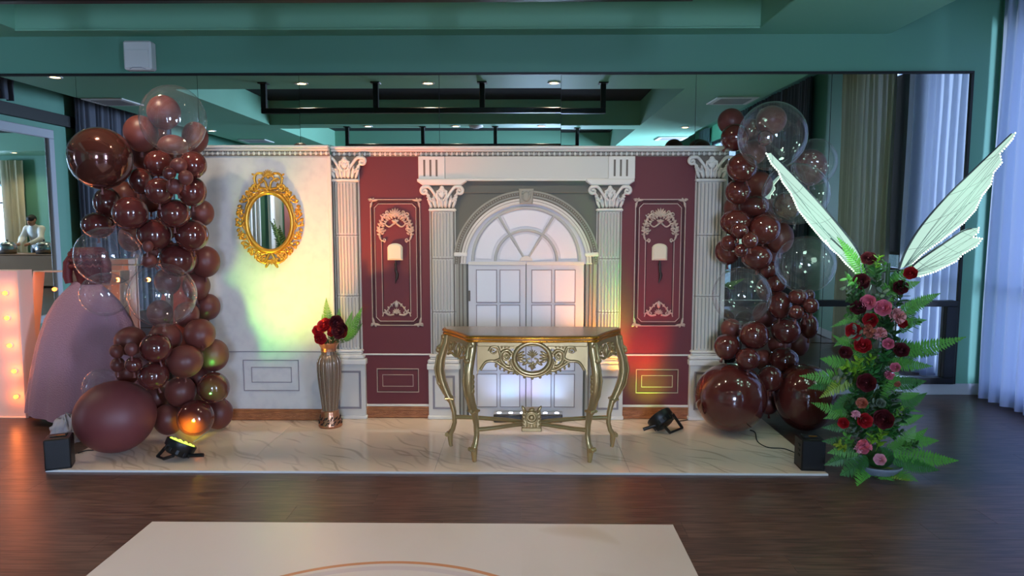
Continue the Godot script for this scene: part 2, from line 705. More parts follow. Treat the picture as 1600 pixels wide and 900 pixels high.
# ---------------------------------------------------------------- the room
func room() -> void:
	# floor: dark boards laid across the room as far as they show, a plain slab behind the camera
	var floor_ := holder("floor", self)
	struct(floor_)
	slab("subfloor", Vector3(-6.7, -0.2, -6.4), Vector3(4.26, -0.006, 5.2), M.wood_0, floor_)
	var boards := []
	for k in 4:
		var s := Shape.new()
		s.box(Vector3.ZERO, Vector3(1.2192, 0.006, 0.1794), 0.0004)
		boards.append(s.mesh(M["wood_%d" % k]))
	var rr := 0
	var z := WALL + 0.088
	while z < -2.35:
		var x := -6.5 + 0.61 - 0.41 * (rr % 3)
		while x < 4.3:
			if x - 0.61 < 4.06 and x + 0.61 > -6.5 and absf(x) < 1.0 - 0.85 * z:
				hang(boards[rng.randi() % 4], "plank", floor_, at(Vector3(x, -0.003, z)))
			x += 1.22
		z += 0.18
		rr += 1
	var rest := Shape.new()
	rest.box(Vector3.ZERO, Vector3(10.56, 0.006, 7.4), 0.0)
	obj("rest_of_floor", rest, M.wood_0, floor_, at(Vector3(-1.22, -0.003, 1.33)))
	# walls
	slab("wall_back", Vector3(-6.7, 0, WALL - 0.2), Vector3(4.26, 3.75, WALL), M.green)
	slab("wall_left", Vector3(-6.7, 0, WALL), Vector3(-6.5, 3.75, 5.2), M.green)
	var wr := struct(holder("wall_right", self))
	slab("wall_section", Vector3(4.06, 0, WALL), Vector3(4.26, 0.12, 5.2), M.green, wr)
	slab("wall_section", Vector3(4.06, 3.2, WALL), Vector3(4.26, 3.75, 5.2), M.green, wr)
	slab("wall_section", Vector3(4.06, 0.12, WALL), Vector3(4.26, 3.2, -6.08), M.green, wr)
	slab("wall_section", Vector3(4.06, 0.12, -3.4), Vector3(4.26, 3.2, -2.0), M.green, wr)
	slab("wall_section", Vector3(4.06, 0.12, 3.0), Vector3(4.26, 3.2, 5.2), M.green, wr)
	var wf := struct(holder("wall_front", self))
	slab("wall_section", Vector3(-6.5, 0, 5.0), Vector3(-0.2, 3.75, 5.2), M.green, wf)
	slab("wall_section", Vector3(1.2, 0, 5.0), Vector3(4.06, 3.75, 5.2), M.green, wf)
	slab("wall_section", Vector3(-0.2, 0, 5.0), Vector3(1.2, 0.85, 5.2), M.green, wf)
	slab("wall_section", Vector3(-0.2, 2.5, 5.0), Vector3(1.2, 3.75, 5.2), M.green, wf)
	struct(slab("baseboard_back", Vector3(-6.5, 0, WALL), Vector3(4.06, 0.1, WALL + 0.015), M.grey_white, self, 0.003))
	struct(slab("baseboard_right", Vector3(4.045, 0, WALL), Vector3(4.06, 0.1, 5.0), M.grey_white, self, 0.003))
	# coffered ceiling: lowered beams along and across, black coffer tops between them
	var c := struct(holder("ceiling", self))
	slab("ceiling_slab", Vector3(-6.7, 3.53, -6.4), Vector3(4.26, 3.75, 5.2), M.green, c)
	for b in [[WALL, -5.96], [-4.9, -3.69], [-0.44, 0.05], [3.76, 5.0]]:
		slab("cross_beam", Vector3(-4.2, 3.12, b[0]), Vector3(1.95, 3.53, b[1]), M.green_soffit, c)
	slab("side_beam", Vector3(-5.75, 3.12, WALL), Vector3(-4.2, 3.53, 5.0), M.green_soffit, c)
	slab("side_beam", Vector3(1.95, 3.12, WALL), Vector3(3.12, 3.53, 5.0), M.green_soffit, c)
	for b in [[-3.69, -0.44], [0.05, 3.76]]:
		slab("coffer_top", Vector3(-4.2, 3.52, b[0]), Vector3(1.95, 3.53, b[1]), M.coffer_black, c)
	# the lip round the first coffer
	slab("coffer_lip", Vector3(-4.2, 3.105, -5.972), Vector3(1.95, 3.122, -5.95), M.green_soffit, c, 0.004)
	slab("coffer_lip", Vector3(1.94, 3.105, -5.95), Vector3(1.962, 3.122, -4.9), M.green_soffit, c, 0.004)


func mirror_wall() -> void:
	var o := thing("wall_mirror", "wall-wide black framed mirror of tall panels behind the printed backdrop", "mirror", Vector3(0, 0, WALL))
	var seams := [-6.42]
	for x in [118, 308, 467, 686, 877, 1088, 1300]:
		seams.append(px(x, 118, WALL + 0.012).x)
	seams.append(3.815)
	for k in seams.size() - 1:
		var w: float = seams[k + 1] - seams[k] - 0.004
		var s := Shape.new()
		s.box(Vector3.ZERO, Vector3(w, 2.66, 0.006), 0.0)
		var tilt := Vector3(rng.randf_range(-0.0012, 0.0012), rng.randf_range(-0.0015, 0.0015), 0)
		obj("mirror_panel", s, M.mirror, o, Transform3D(Basis.from_euler(tilt), Vector3((seams[k] + seams[k + 1]) / 2, 1.455, 0.012)))
	slab("backing", Vector3(-6.42, 0.12, 0.0), Vector3(3.815, 2.79, 0.004), M.black, o)
	slab("frame_bar", Vector3(-6.45, 2.785, 0), Vector3(3.84, 2.805, 0.03), M.black, o, 0.002)
	slab("frame_bar", Vector3(3.815, 0.1, 0), Vector3(3.84, 2.785, 0.03), M.black, o, 0.002)
	# the heavy black rail frame round the foot of the mirror
	var y0 := px(1400, 479, WALL + 0.05).y
	var y1 := px(1400, 470, WALL + 0.05).y
	var lo := px(1400, 600, WALL + 0.05).y
	var hi := px(1400, 590, WALL + 0.05).y
	var xr := px(1495, 500, WALL + 0.05).x
	var xl := px(1478, 500, WALL + 0.05).x
	var f := holder("foot_frame", o)
	slab("rail", Vector3(1.6, y0, 0.016), Vector3(xr, y1, 0.06), M.black_satin, f, 0.004)
	slab("rail", Vector3(1.6, lo, 0.016), Vector3(xr, hi, 0.06), M.black_satin, f, 0.004)
	slab("post", Vector3(xl, hi, 0.016), Vector3(xr, y0, 0.06), M.black_satin, f, 0.004)


# a hanging curtain along z at x, from z0 to z1
func curtain(called: String, label: String, material: Material, x: float, z0: float, z1: float, top: float, foot: float, pleats: float, deep: float, seed_: int, along_x := false) -> void:
	var o := thing(called, label, "curtain", Vector3(0, foot, z1) if along_x else Vector3(x, foot, 0))
	var f := noise(1.4, seed_, 2)
	var rows := []
	var cols := int(absf(z1 - z0 if not along_x else z0 - x) * 90)
	for j in 9:
		var fy := j / 8.0
		var row := PackedVector3Array()
		for k in cols + 1:
			var u := float(k) / cols
			var s: float = lerpf(z0, z1, u) if not along_x else lerpf(x, z0, u)
			var ph := s * pleats * TAU + f.get_noise_2d(s * 2.0, 0.0) * 4.0
			var d := (sin(ph) + 0.35 * sin(ph * 2.0 + 1.0)) * deep * lerpf(1.15, 0.75, fy) + f.get_noise_2d(s, fy * 0.7) * deep * 0.8
			var y := (top - foot) * fy
			row.append(Vector3(s, y, d) if along_x else Vector3(d, y, s + (1 - fy) * 0.04 * f.get_noise_2d(s * 3.0, 9.0)))
		rows.append(row)
	var s2 := Shape.new()
	s2.grid(rows, false, 1.0)
	obj("cloth", s2, material, o)
	var hem := Shape.new()
	hem.grid([rows[0], PackedVector3Array(Array(rows[0]).map(func(p): return p + (Vector3(0, 0.05, 0.003) if along_x else Vector3(-0.003, 0.05, 0))))], false, 1.0)
	obj("hem", hem, material, o)


func window(called: String, z0: float, z1: float, y0: float, y1: float, bars: Array, cross: Array) -> void:
	var o := struct(holder(called, self))
	slab("window_frame", Vector3(4.10, y0, z0), Vector3(4.16, y0 + 0.06, z1), M.black_satin, o, 0.004)
	slab("window_frame", Vector3(4.10, y1 - 0.06, z0), Vector3(4.16, y1, z1), M.black_satin, o, 0.004)
	var edges := [z0] + bars + [z1]
	for z in edges:
		slab("mullion", Vector3(4.10, y0, z - 0.03 if z != z0 else z0), Vector3(4.16, y1, z + 0.03 if z != z1 else z1), M.black_satin, o, 0.004)
	for y in cross:
		slab("transom", Vector3(4.105, y - 0.025, z0), Vector3(4.155, y + 0.025, z1), M.black_satin, o, 0.004)
	for k in edges.size() - 1:
		slab("pane", Vector3(4.128, y0 + 0.05, edges[k] + 0.02), Vector3(4.132, y1 - 0.05, edges[k + 1] - 0.02), M.window_glass, o)


func windows() -> void:
	window("window_1", -6.08, -3.4, 0.12, 3.2, [-4.7], [1.0])
	window("window_2", -2.0, 3.0, 0.12, 3.2, [-0.3, 1.3], [1.0])
	curtain("sheer_curtain", "bright white sheer curtain hanging in folds in the corner beside the mirror", M.sheer, 3.985, -6.1, -4.98, 3.5, 0.02, 6.5, 0.032, 3)
	curtain("beige_curtain", "beige drape next to the sheer one, seen in the mirror behind the wings", M.beige_drape, 3.98, -4.66, -3.42, 3.5, 0.02, 8.0, 0.035, 4)
	curtain("grey_curtain", "grey drape on the second window along the wall of curtains", M.grey_drape, 3.98, -2.5, 0.9, 3.5, 0.02, 8.0, 0.035, 5)
	curtain("grey_curtain", "grey drape at the far side of the second window", M.grey_drape, 3.98, 2.9, 3.6, 3.5, 0.02, 8.0, 0.035, 6)
	var b := thing("roller_blind", "dark roller blind half drawn in the gap between sheer and beige curtains", "blind", Vector3(4.08, 1.2, -4.82))
	slab("blind_cloth", Vector3(-0.002, 0, -0.36), Vector3(0.002, 1.9, 0.36), M.grey_drape, b)
	slab("bottom_bar", Vector3(-0.012, -0.03, -0.36), Vector3(0.012, 0.0, 0.36), M.black_satin, b, 0.003)
	var w := struct(holder("window_3", self))
	for z in [[-0.2, -0.14], [0.47, 0.53], [1.14, 1.2]]:
		slab("mullion", Vector3(z[0], 0.85, 5.06), Vector3(z[1], 2.5, 5.12), M.black_satin, w, 0.004)
	for y in [[0.85, 0.91], [1.95, 2.0], [2.44, 2.5]]:
		slab("window_frame", Vector3(-0.2, y[0], 5.06), Vector3(1.2, y[1], 5.12), M.black_satin, w, 0.004)
	slab("pane", Vector3(-0.15, 0.9, 5.088), Vector3(1.15, 2.46, 5.092), M.window_glass, w)


func ceiling_fittings() -> void:
	# downlights: trim ring, glowing lens, and the beam it gives
	var ring := Shape.new()
	ring.lathe([Vector2(0.05, 0.0), Vector2(0.052, -0.01), Vector2(0.072, -0.012), Vector2(0.078, -0.006), Vector2(0.078, 0.0)], 20)
	var ringm := ring.mesh(M.white)
	var lens := Shape.new()
	lens.lathe([Vector2(0.0001, -0.009), Vector2(0.03, -0.0085), Vector2(0.051, -0.006), Vector2(0.051, 0.0)], 20)
	var lensm := lens.mesh(M.downlight)
	var spots := [[-2.55, -4.04, "first beam, over the oval mirror"], [-1.08, -4.04, "first beam, over the bouquet vase"], [0.37, -4.04, "first beam, over the console table"], [-5.15, -4.48, "side beam over the glowing letters"],
		[2.75, -0.2, "side beam by the curtains, deep in the mirror"], [-5.5, 0.3, "side beam deep in the mirror beside the clear bubble"], [-2.6, -0.2, "second beam, letters side"], [-1.13, -0.2, "second beam, in its middle"], [0.33, -0.2, "second beam, curtain side"],
		[-2.6, 4.2, "last beam at the far end, letters side"], [-1.1, 4.2, "last beam at the far end, middle"], [0.4, 4.2, "last beam at the far end, curtain side"], [2.6, 3.6, "side beam by the curtains at the far end"], [-5.2, 3.6, "side beam by the wall mirror at the far end"]]
	for p in spots:
		var o := thing("downlight", "warm round ceiling downlight, " + p[2], "downlight", Vector3(p[0], 3.12, p[1]), "recessed ceiling downlights")
		hang(ringm, "trim_ring", o)
		hang(lensm, "light_lens", o)
		spot(Vector3(p[0], 3.085, p[1]), Vector3(p[0], 0, p[1]), Color(1.0, 0.905, 0.79), LAMP * (1.7 if p[1] < -3.0 else 2.2 if p[1] > 3.0 else 1.2), 66.0, 0.8, 0.04)
	# hanging rails, black square tube, seen in the mirror
	for k in 2:
		var z := -4.08 if k == 0 else -0.12
		var o := thing("hanging_rail", ["black hanging rail on four rods under the first beam, seen in the mirror", "black hanging rail on four rods under the second beam, deeper in the mirror"][k], "rail", Vector3(-1.0, 3.12, z), "hanging rails")
		for x in [-1.98, -0.68, 0.54, 1.93]:
			slab("hanger_rod", Vector3(x - 0.03, -0.29, -0.03), Vector3(x + 0.03, 0, 0.03), M.black_satin, o, 0.004)
			slab("flange", Vector3(x - 0.055, -0.015, -0.055), Vector3(x + 0.055, 0, 0.055), M.black_satin, o, 0.004)
		slab("bar", Vector3(-1.98 - 0.03, -0.35, -0.03), Vector3(1.93 + 0.03, -0.29, 0.03), M.black_satin, o, 0.004)
	# air vents
	for p in [[2.78, -2.85, "by the curtains, nearer the mirror"], [2.84, 1.4, "by the curtains, farther back"], [-5.45, -2.85, "above the glowing letters, nearer the mirror"], [-5.3, 1.9, "on the letters side, farther back"]]:
		var o := thing("air_vent", "white square ceiling air vent " + p[2], "vent", Vector3(p[0], 3.12, p[1]), "ceiling air vents")
		for s in [[-0.27, -0.27, 0.27, -0.2], [-0.27, 0.2, 0.27, 0.27], [-0.27, -0.2, -0.2, 0.2], [0.2, -0.2, 0.27, 0.2]]:
			slab("vent_frame", Vector3(s[0], -0.018, s[1]), Vector3(s[2], 0, s[3]), M.white, o, 0.004)
		slab("vent_well", Vector3(-0.2, -0.002, -0.2), Vector3(0.2, 0, 0.2), M.black, o)
		for s in 7:
			var b := Shape.new()
			b.box(Vector3.ZERO, Vector3(0.4, 0.003, 0.042), 0.0, Basis(Vector3.RIGHT, 0.6))
			obj("slat", b, M.grey_white, o, at(Vector3(0, -0.012, -0.17 + s * 0.057)))
	var d := thing("smoke_detector", "round white smoke detector on the second ceiling beam, seen in the mirror", "detector", Vector3(-0.78, 3.12, -0.25))
	var ds := Shape.new()
	ds.lathe([Vector2(0.0001, -0.05), Vector2(0.05, -0.05), Vector2(0.07, -0.035), Vector2(0.11, -0.03), Vector2(0.12, -0.015), Vector2(0.12, 0.0)], 24)
	obj("body", ds, M.white, d)
	var dl := Shape.new()
	dl.ball(Vector3(0.04, -0.05, 0), Vector3.ONE * 0.008, 8)
	obj("indicator", dl, M.grey_white, d)
	# white box on the wall over the mirror
	var sp := thing("wall_speaker", "small white wall speaker above the mirror, over the clear bubble balloons", "speaker", px(223.5, 90, WALL))
	var w: float = px(245, 90, WALL).x - px(202, 90, WALL).x
	var hh: float = px(223, 68, WALL).y - px(223, 113, WALL).y
	var b2 := Shape.new()
	b2.box(Vector3(0, 0, 0.05), Vector3(w, hh, 0.1), 0.014)
	obj("case", b2, M.white, sp)
	var b3 := Shape.new()
	b3.box(Vector3(0, -hh * 0.13, 0.103), Vector3(w * 0.86, hh * 0.62, 0.008), 0.003)
	obj("grille", b3, M.white, sp)
	var b4 := Shape.new()
	b4.tube([Vector3(-w * 0.3, -hh * 0.47, 0.09), Vector3(-w * 0.15, -hh * 0.43, 0.107), Vector3(w * 0.15, -hh * 0.43, 0.107), Vector3(w * 0.3, -hh * 0.47, 0.09)], 0.004, 6)
	obj("lower_lip", b4, M.grey_white, sp)


func stage() -> void:
	var o := thing("stage_platform", "low glossy white marble look stage of four boards under the backdrop and table", "stage", Vector3(0, 0, 0))
	var x0 := -2.935
	for k in 4:
		slab("stage_board", Vector3(x0 + k * 1.2 + 0.0005, 0, -5.62), Vector3(x0 + (k + 1) * 1.2 - 0.0005, STAGE, -4.18), M.stage_marble, o, 0.0012)
	slab("edge_strip", Vector3(x0, 0, -4.18), Vector3(x0 + 4.8, STAGE, -4.172), M.white, o, 0.001)
	var m := thing("floor_mat", "cream marble print floor mat with a gold ring, lying before the stage", "mat", Vector3(-0.563, 0, -2.13))
	var s := Shape.new()
	s.box(Vector3(0, 0.0015, 0), Vector3(2.672, 0.003, 2.67), 0.0008)
	obj("sheet", s, M.mat_marble, m)
	for k in 2:
		var r := Shape.new()
		var ro: float = [0.93, 0.885][k]
		var w: float = [0.022, 0.035][k]
		r.lathe([Vector2(ro, 0.0028), Vector2(ro, 0.0034), Vector2(ro - w, 0.0034), Vector2(ro - w, 0.0028)], 160)
		obj("printed_ring", r, M.ring_gold if k == 0 else M.ring_grey, m)


# ---------------------------------------------------------------- the backdrop
const DROP := -5.36

func rect(x0: float, y0: float, x1: float, y1: float) -> PackedVector2Array:
	return PackedVector2Array([Vector2(x0, y0), Vector2(x1, y0), Vector2(x1, y1), Vector2(x0, y1)])


func relief(called: String, poly: PackedVector2Array, z: float, deep: float, chamfer: float, material: Material, parent: Node) -> MeshInstance3D:
	var s := Shape.new()
	s.prism(poly, deep, chamfer)
	return obj(called, s, material, parent, at(Vector3(0, 0, z)))


# fluted half-round drum, standing from y 0 to h
func drum(w: float, h: float, deep: float) -> Shape:
	var s := Shape.new()
	var flutes := 8
	var rows := []
	for y in [0.0, h]:
		var row := PackedVector3Array()
		for k in flutes * 8 + 1:
			var u := float(k) / (flutes * 8)
			var f := fposmod(u * flutes, 1.0)
			var cut := 0.0 if f < 0.14 or f > 0.86 else 0.012 * sqrt(maxf(0.0, 1.0 - pow((f - 0.5) / 0.36, 2.0)))
			var x := (u - 0.5) * w
			row.append(Vector3(x, y, deep * sqrt(maxf(0.02, 1.0 - pow(x / (w * 0.52), 2.0))) - cut))
		rows.append(row)
	s.grid(rows, false, -1.0)
	s.flat([Vector3(-w / 2, 0, 0), Vector3(-w / 2, 0, deep * 0.3), Vector3(-w / 2, h, deep * 0.3), Vector3(-w / 2, h, 0)], Vector3.LEFT)
	s.flat([Vector3(w / 2, 0, 0), Vector3(w / 2, 0, deep * 0.3), Vector3(w / 2, h, deep * 0.3), Vector3(w / 2, h, 0)], Vector3.RIGHT)
	return s


# leafy capital, its foot at y 0, its volutes at y h
func capital(w: float, h: float) -> Shape:
	var s := Shape.new()
	var hw := w / 2
	s.box(Vector3(0, 0.008, 0.02), Vector3(w * 1.06, 0.022, 0.05), 0.008)
	for k in 7:                                             # lower ring of leaves
		var x := (k - 3) * w * 0.165
		s.leaf(Vector2(x * 0.8, 0.02), PI / 2 - (k - 3) * 0.13, h * (0.50 - 0.03 * absf(k - 3.0)), w * 0.115, 0.014, 0.036)
		s.ball(Vector3(x * 1.05, h * (0.55 - 0.035 * absf(k - 3.0)), 0.048), Vector3(w * 0.062, h * 0.05, 0.013), 8)
	for k in 6:
		s.leaf(Vector2((k - 2.5) * w * 0.15, h * 0.12), PI / 2 - (k - 2.5) * 0.16, h * 0.56, w * 0.10, 0.010, 0.030)
	for sd in [-1.0, 1.0]:
		# the corner volute and its leaf
		s.vine([Vector2(sd * hw * 0.3, h * 0.42), Vector2(sd * hw * 0.62, h * 0.7), Vector2(sd * hw * 1.0, h * 0.93), Vector2(sd * hw * 1.38, h * 0.92)], 0.010, 0.014, 0.045)
		s.curl(Vector2(sd * hw * 1.34, h * 0.78), h * 0.16, h * 0.03, PI / 2, PI / 2 - sd * TAU * 1.15, 0.014, 0.007, 0.046)
		for k in 3:
			s.leaf(Vector2(sd * hw * (0.72 + 0.1 * k), h * (0.34 + 0.12 * k)), PI / 2 - sd * (0.75 + 0.15 * k), h * 0.2, w * 0.09, 0.012, 0.042)
			s.ball(Vector3(sd * hw * (0.98 + 0.1 * k), h * (0.44 + 0.12 * k), 0.046), Vector3(0.013, 0.009, 0.009), 8)
		# the inner spiral
		s.vine([Vector2(sd * hw * 0.12, h * 0.4), Vector2(sd * hw * 0.36, h * 0.6), Vector2(sd * hw * 0.3, h * 0.78)], 0.008, 0.009, 0.05)
		s.curl(Vector2(sd * hw * 0.2, h * 0.7), h * 0.1, h * 0.02, 0.4 if sd > 0 else PI - 0.4, (0.4 if sd > 0 else PI - 0.4) + sd * TAU, 0.009, 0.005, 0.05)
	s.leaf(Vector2(0, h * 0.5), PI / 2, h * 0.26, w * 0.26, 0.016, 0.046)
	s.leaf(Vector2(0, h * 0.72), PI / 2, h * 0.27, w * 0.2, 0.014, 0.046)
	s.leaf(Vector2(-w * 0.14, h * 0.84), 0.0, w * 0.28, h * 0.1, 0.012, 0.048)
	return s


func column(root: Node, x: float, w: float, foot: float, top: float, joints: Array, plinth_w: float, abacus: float) -> void:
	var c := holder("column", root, at(Vector3(x, 0, 0)))
	var cap := top - foot
	var edges := [joints[3]] + joints.slice(0, 2) + [foot]
	for k in edges.size() - 1:
		obj("shaft_drum", drum(w, edges[k + 1] - edges[k] - 0.005, 0.05), M.print_white, c, at(Vector3(0, edges[k], 0)))
		var fl := Shape.new()  # printed shading as darker colour: strips along each flute's left edge
		for q in 8:
			fl.box(Vector3(w * (-0.5 + (q + 0.30) / 8.0), (edges[k + 1] - edges[k]) / 2, 0.05 * sqrt(1.0 - pow((-0.5 + (q + 0.30) / 8.0) / 0.52, 2.0)) - 0.007), Vector3(w * 0.022, edges[k + 1] - edges[k] - 0.03, 0.01), 0.0)
		obj("flute_print_shade", fl, M.flute_line, c, at(Vector3(0, edges[k], 0)))
	slab("shaft_core", Vector3(-w * 0.46, edges[0], 0), Vector3(w * 0.46, foot, 0.02), M.print_groove, c)
	var kp := holder("capital", c, at(Vector3(0, foot, 0)))
	var hw := w / 2
	relief("bell", PackedVector2Array([Vector2(-hw * 0.92, 0.02), Vector2(hw * 0.92, 0.02), Vector2(hw * 0.98, cap * 0.5), Vector2(hw * 1.25, cap), Vector2(-hw * 1.25, cap), Vector2(-hw * 0.98, cap * 0.5)]), 0.0, 0.03, 0.006, M.print_groove, kp)
	obj("carved_leaves", capital(w, cap), M.print_trim, kp)
	if abacus > 0.0:
		relief("abacus", PackedVector2Array([Vector2(-w * 0.74, 0), Vector2(w * 0.74, 0), Vector2(w * 0.95, abacus), Vector2(w * 0.95, abacus + 0.02), Vector2(-w * 0.95, abacus + 0.02), Vector2(-w * 0.95, abacus)]), 0.0, 0.055, 0.008, M.print_trim, c).position.y = top
	# base and plinth
	var b := joints[3] as float
	var st := Shape.new()
	for k in 3:
		var hh: float = [0.022, 0.014, 0.03][k]
		var yy: float = [b - 0.012, b - 0.032, b - 0.055][k]
		s_box(st, Vector3(0, yy, 0.025), Vector3(w * [1.12, 1.06, 1.24][k], hh, [0.06, 0.055, 0.068][k]), 0.008)
	obj("base_moulding", st, M.print_trim, c)
	var pt: float = b - 0.072
	slab("plinth_cap", Vector3(-plinth_w * 0.54, pt - 0.045, 0), Vector3(plinth_w * 0.54, pt, 0.06), M.print_trim, c, 0.006)
	slab("plinth", Vector3(-plinth_w / 2, 0.035, 0), Vector3(plinth_w / 2, pt - 0.045, 0.045), M.print_white, c, 0.004)
	slab("plinth_foot", Vector3(-plinth_w * 0.53, STAGE + 0.001, 0), Vector3(plinth_w * 0.53, 0.04, 0.055), M.print_trim, c, 0.005)
	var f := Shape.new()
	f.bead(Array(rect(-plinth_w * 0.33, 0.1, plinth_w * 0.33, pt - 0.1)), 0.016, 0.008)
	obj("plinth_panel", f, M.print_line, c, at(Vector3(0, 0, 0.045)))


func s_box(s: Shape, c: Vector3, size: Vector3, chamfer := 0.003) -> void:
	s.box(c, size, chamfer)


func ellipse(c: Vector2, rx: float, ry: float, a0: float, a1: float, cnt: int) -> Array:
	var out := []
	for k in cnt + 1:
		var a := lerpf(a0, a1, float(k) / cnt)
		out.append(c + Vector2(cos(a) * rx, sin(a) * ry))
	return out


func ring_sector(c: Vector2, r0: float, r1: float, a0: float, a1: float, cnt := 32) -> PackedVector2Array:
	var outer := ellipse(c, r1, r1, a0, a1, cnt)
	var inner := ellipse(c, r0, r0, a1, a0, cnt)
	return PackedVector2Array(outer + inner)


func cornice(root: Node, x0: float, x1: float, top: float) -> void:
	var c := holder("cornice", root)
	slab("top_band", Vector3(x0, top - 0.022, 0), Vector3(x1, top, 0.05), M.print_trim, c, 0.005)
	slab("middle_band", Vector3(x0, top - 0.040, 0), Vector3(x1, top - 0.022, 0.038), M.print_white, c, 0.004)
	slab("bead_ground", Vector3(x0, top - 0.075, 0), Vector3(x1, top - 0.040, 0.012), M.print_groove, c)
	var s := Shape.new()
	var k := 0
	while x0 + 0.02 + k * 0.0385 < x1 - 0.01:
		s.ball(Vector3(x0 + 0.02 + k * 0.0385, top - 0.056, 0.014), Vector3(0.0135, 0.015, 0.012), 8)
		s.ball(Vector3(x0 + 0.039 + k * 0.0385, top - 0.054, 0.013), Vector3(0.004, 0.012, 0.008), 6)
		k += 1
	obj("bead_row", s, M.print_trim, c, Transform3D(), true)


func notched(x0: float, y0: float, x1: float, y1: float, n: float) -> Array:
	return [Vector2(x0 + n, y0), Vector2(x1 - n, y0), Vector2(x1, y0 + n), Vector2(x1, y1 - n), Vector2(x1 - n, y1), Vector2(x0 + n, y1), Vector2(x0, y1 - n), Vector2(x0, y0 + n)]


# one wine-red bay: ground, framed panel with carved ornaments, wall lamp, wainscot, skirting
func bay(root: Node, x0: float, x1: float, cx: float) -> void:
	var b := holder("wall_bay", root)
	slab("ground", Vector3(x0, 0.12, 0), Vector3(x1, 2.02, 0.006), M.wine, b)
	var s := Shape.new()
	s.xf = at(Vector3(cx, 0, 0))
	s.bead(notched(-0.187, 0.74, 0.187, 1.70, 0.03), 0.008, 0.008)
	s.bead(notched(-0.158, 0.772, 0.158, 1.668, 0.03), 0.006, 0.006)
	obj("panel_frame", s, M.pewter, b, at(Vector3(0, 0, 0.006)))
	var dk := Shape.new()  # printed shading put in as dark wine strips beside the pewter lines
	dk.xf = at(Vector3(cx, 0, 0))
	dk.bead(notched(-0.176, 0.751, 0.176, 1.689, 0.03), 0.012, 0.003)
	dk.bead(notched(-0.165, 0.764, 0.165, 1.676, 0.03), 0.005, 0.004)
	dk.bead(Array(rect(-0.154, 0.223, 0.154, 0.393)), 0.006, 0.003)
	for sd in [-1.0, 1.0]:
		dk.bead([Vector2(sd * 0.101, 0.83), Vector2(sd * 0.101, 1.40)], 0.006, 0.003, false)
	obj("frame_print_shade", dk, M.wine_dark, b, at(Vector3(0, 0, 0.006)))
	var i := Shape.new()
	i.xf = at(Vector3(cx, 0, 0))
	for sd in [-1.0, 1.0]:
		i.bead([Vector2(sd * 0.108, 0.83), Vector2(sd * 0.108, 1.40)], 0.006, 0.006, false)
	obj("inner_line", i, M.pewter, b, at(Vector3(0, 0, 0.006)))
	for cy in [0.74, 1.70]:
		for sd in [-1.0, 1.0]:
			var o := Shape.new()
			var v := 1.0 if cy > 1.0 else -1.0
			o.xf = Transform3D(Basis.from_scale(Vector3(1, 1, 1)), Vector3(cx + sd * 0.175, cy - v * 0.012, 0))
			o.leaf(Vector2(0, 0), atan2(v * 0.6, sd), 0.035, 0.018, 0.008)
			o.leaf(Vector2(0, 0), atan2(-v, sd * 0.25), 0.055, 0.018, 0.008)
			o.leaf(Vector2(0, 0), atan2(v * 0.25, -sd), 0.05, 0.018, 0.008)
			o.leaf(Vector2(0, 0), atan2(v, -sd * 0.6), 0.03, 0.016, 0.008)
			o.curl(Vector2(sd * 0.012, v * 0.006), 0.014, 0.003, 0.0, TAU, 0.005, 0.003, 0.006)
			obj("corner_leaf", o, M.pewter, b, at(Vector3(0, 0, 0.008)))
	# the arched crest over the lamp
	var c := Shape.new()
	c.xf = at(Vector3(cx, 0, 0))
	c.shell(Vector2(0, 1.575), 0.066, 0.15, PI - 0.15, 9, 0.008)
	c.rosette(Vector2(0, 1.535), 0.022, 6, 0.006)
	for sd in [-1.0, 1.0]:
		c.vine([Vector2(sd * 0.02, 1.57), Vector2(sd * 0.07, 1.588), Vector2(sd * 0.105, 1.54), Vector2(sd * 0.122, 1.475), Vector2(sd * 0.112, 1.40), Vector2(sd * 0.08, 1.385)], 0.009, 0.004, 0.006)
		c.curl(Vector2(sd * 0.058, 1.605), 0.016, 0.004, -PI / 2, -PI / 2 + sd * TAU * 0.9, 0.006, 0.003, 0.006)
		c.curl(Vector2(sd * 0.092, 1.585), 0.018, 0.004, PI, PI - sd * TAU * 0.9, 0.006, 0.003, 0.006)
		c.curl(Vector2(sd * 0.092, 1.475), 0.018, 0.004, 0, sd * TAU * 0.9, 0.006, 0.003, 0.006)
		c.vine([Vector2(sd * 0.01, 1.52), Vector2(sd * 0.045, 1.495), Vector2(sd * 0.075, 1.515), Vector2(sd * 0.06, 1.545)], 0.007, 0.004, 0.006)
		for k in 9:
			var a: float = PI / 2 - sd * (0.35 + 0.19 * k)
			var p := Vector2(cos(a) * 0.112, 1.468 + sin(a) * 0.115)
			c.leaf(p, a + sd * 0.5, 0.036, 0.017, 0.008, 0.007)
			c.leaf(p, a + PI - sd * 0.4, 0.03, 0.015, 0.007, 0.005)
			if k % 3 == 1:
				c.rosette(p, 0.017, 5, 0.010)
		c.leaf(Vector2(sd * 0.03, 1.545), PI / 2 + sd * 1.9, 0.05, 0.02, 0.008, 0.006)
		c.curl(Vector2(sd * 0.088, 1.395), 0.016, 0.004, -PI / 2, -PI / 2 - sd * TAU * 0.8, 0.006, 0.003, 0.006)
		c.rosette(Vector2(sd * 0.122, 1.475), 0.02, 5, 0.008)
		c.leaf(Vector2(sd * 0.125, 1.44), -PI / 2 - sd * 0.3, 0.05, 0.018, 0.006, 0.006)
	obj("arched_crest", c, M.pewter, b, at(Vector3(0, 0, 0.008)))
	var l := Shape.new()
	l.xf = at(Vector3(cx, 0, 0))
	l.shell(Vector2(0, 0.835), 0.04, 0.2, PI - 0.2, 7, 0.008)
	l.leaf(Vector2(0, 0.875), PI / 2, 0.06, 0.03, 0.008, 0.006)
	l.rosette(Vector2(0, 0.915), 0.016, 5, 0.006)
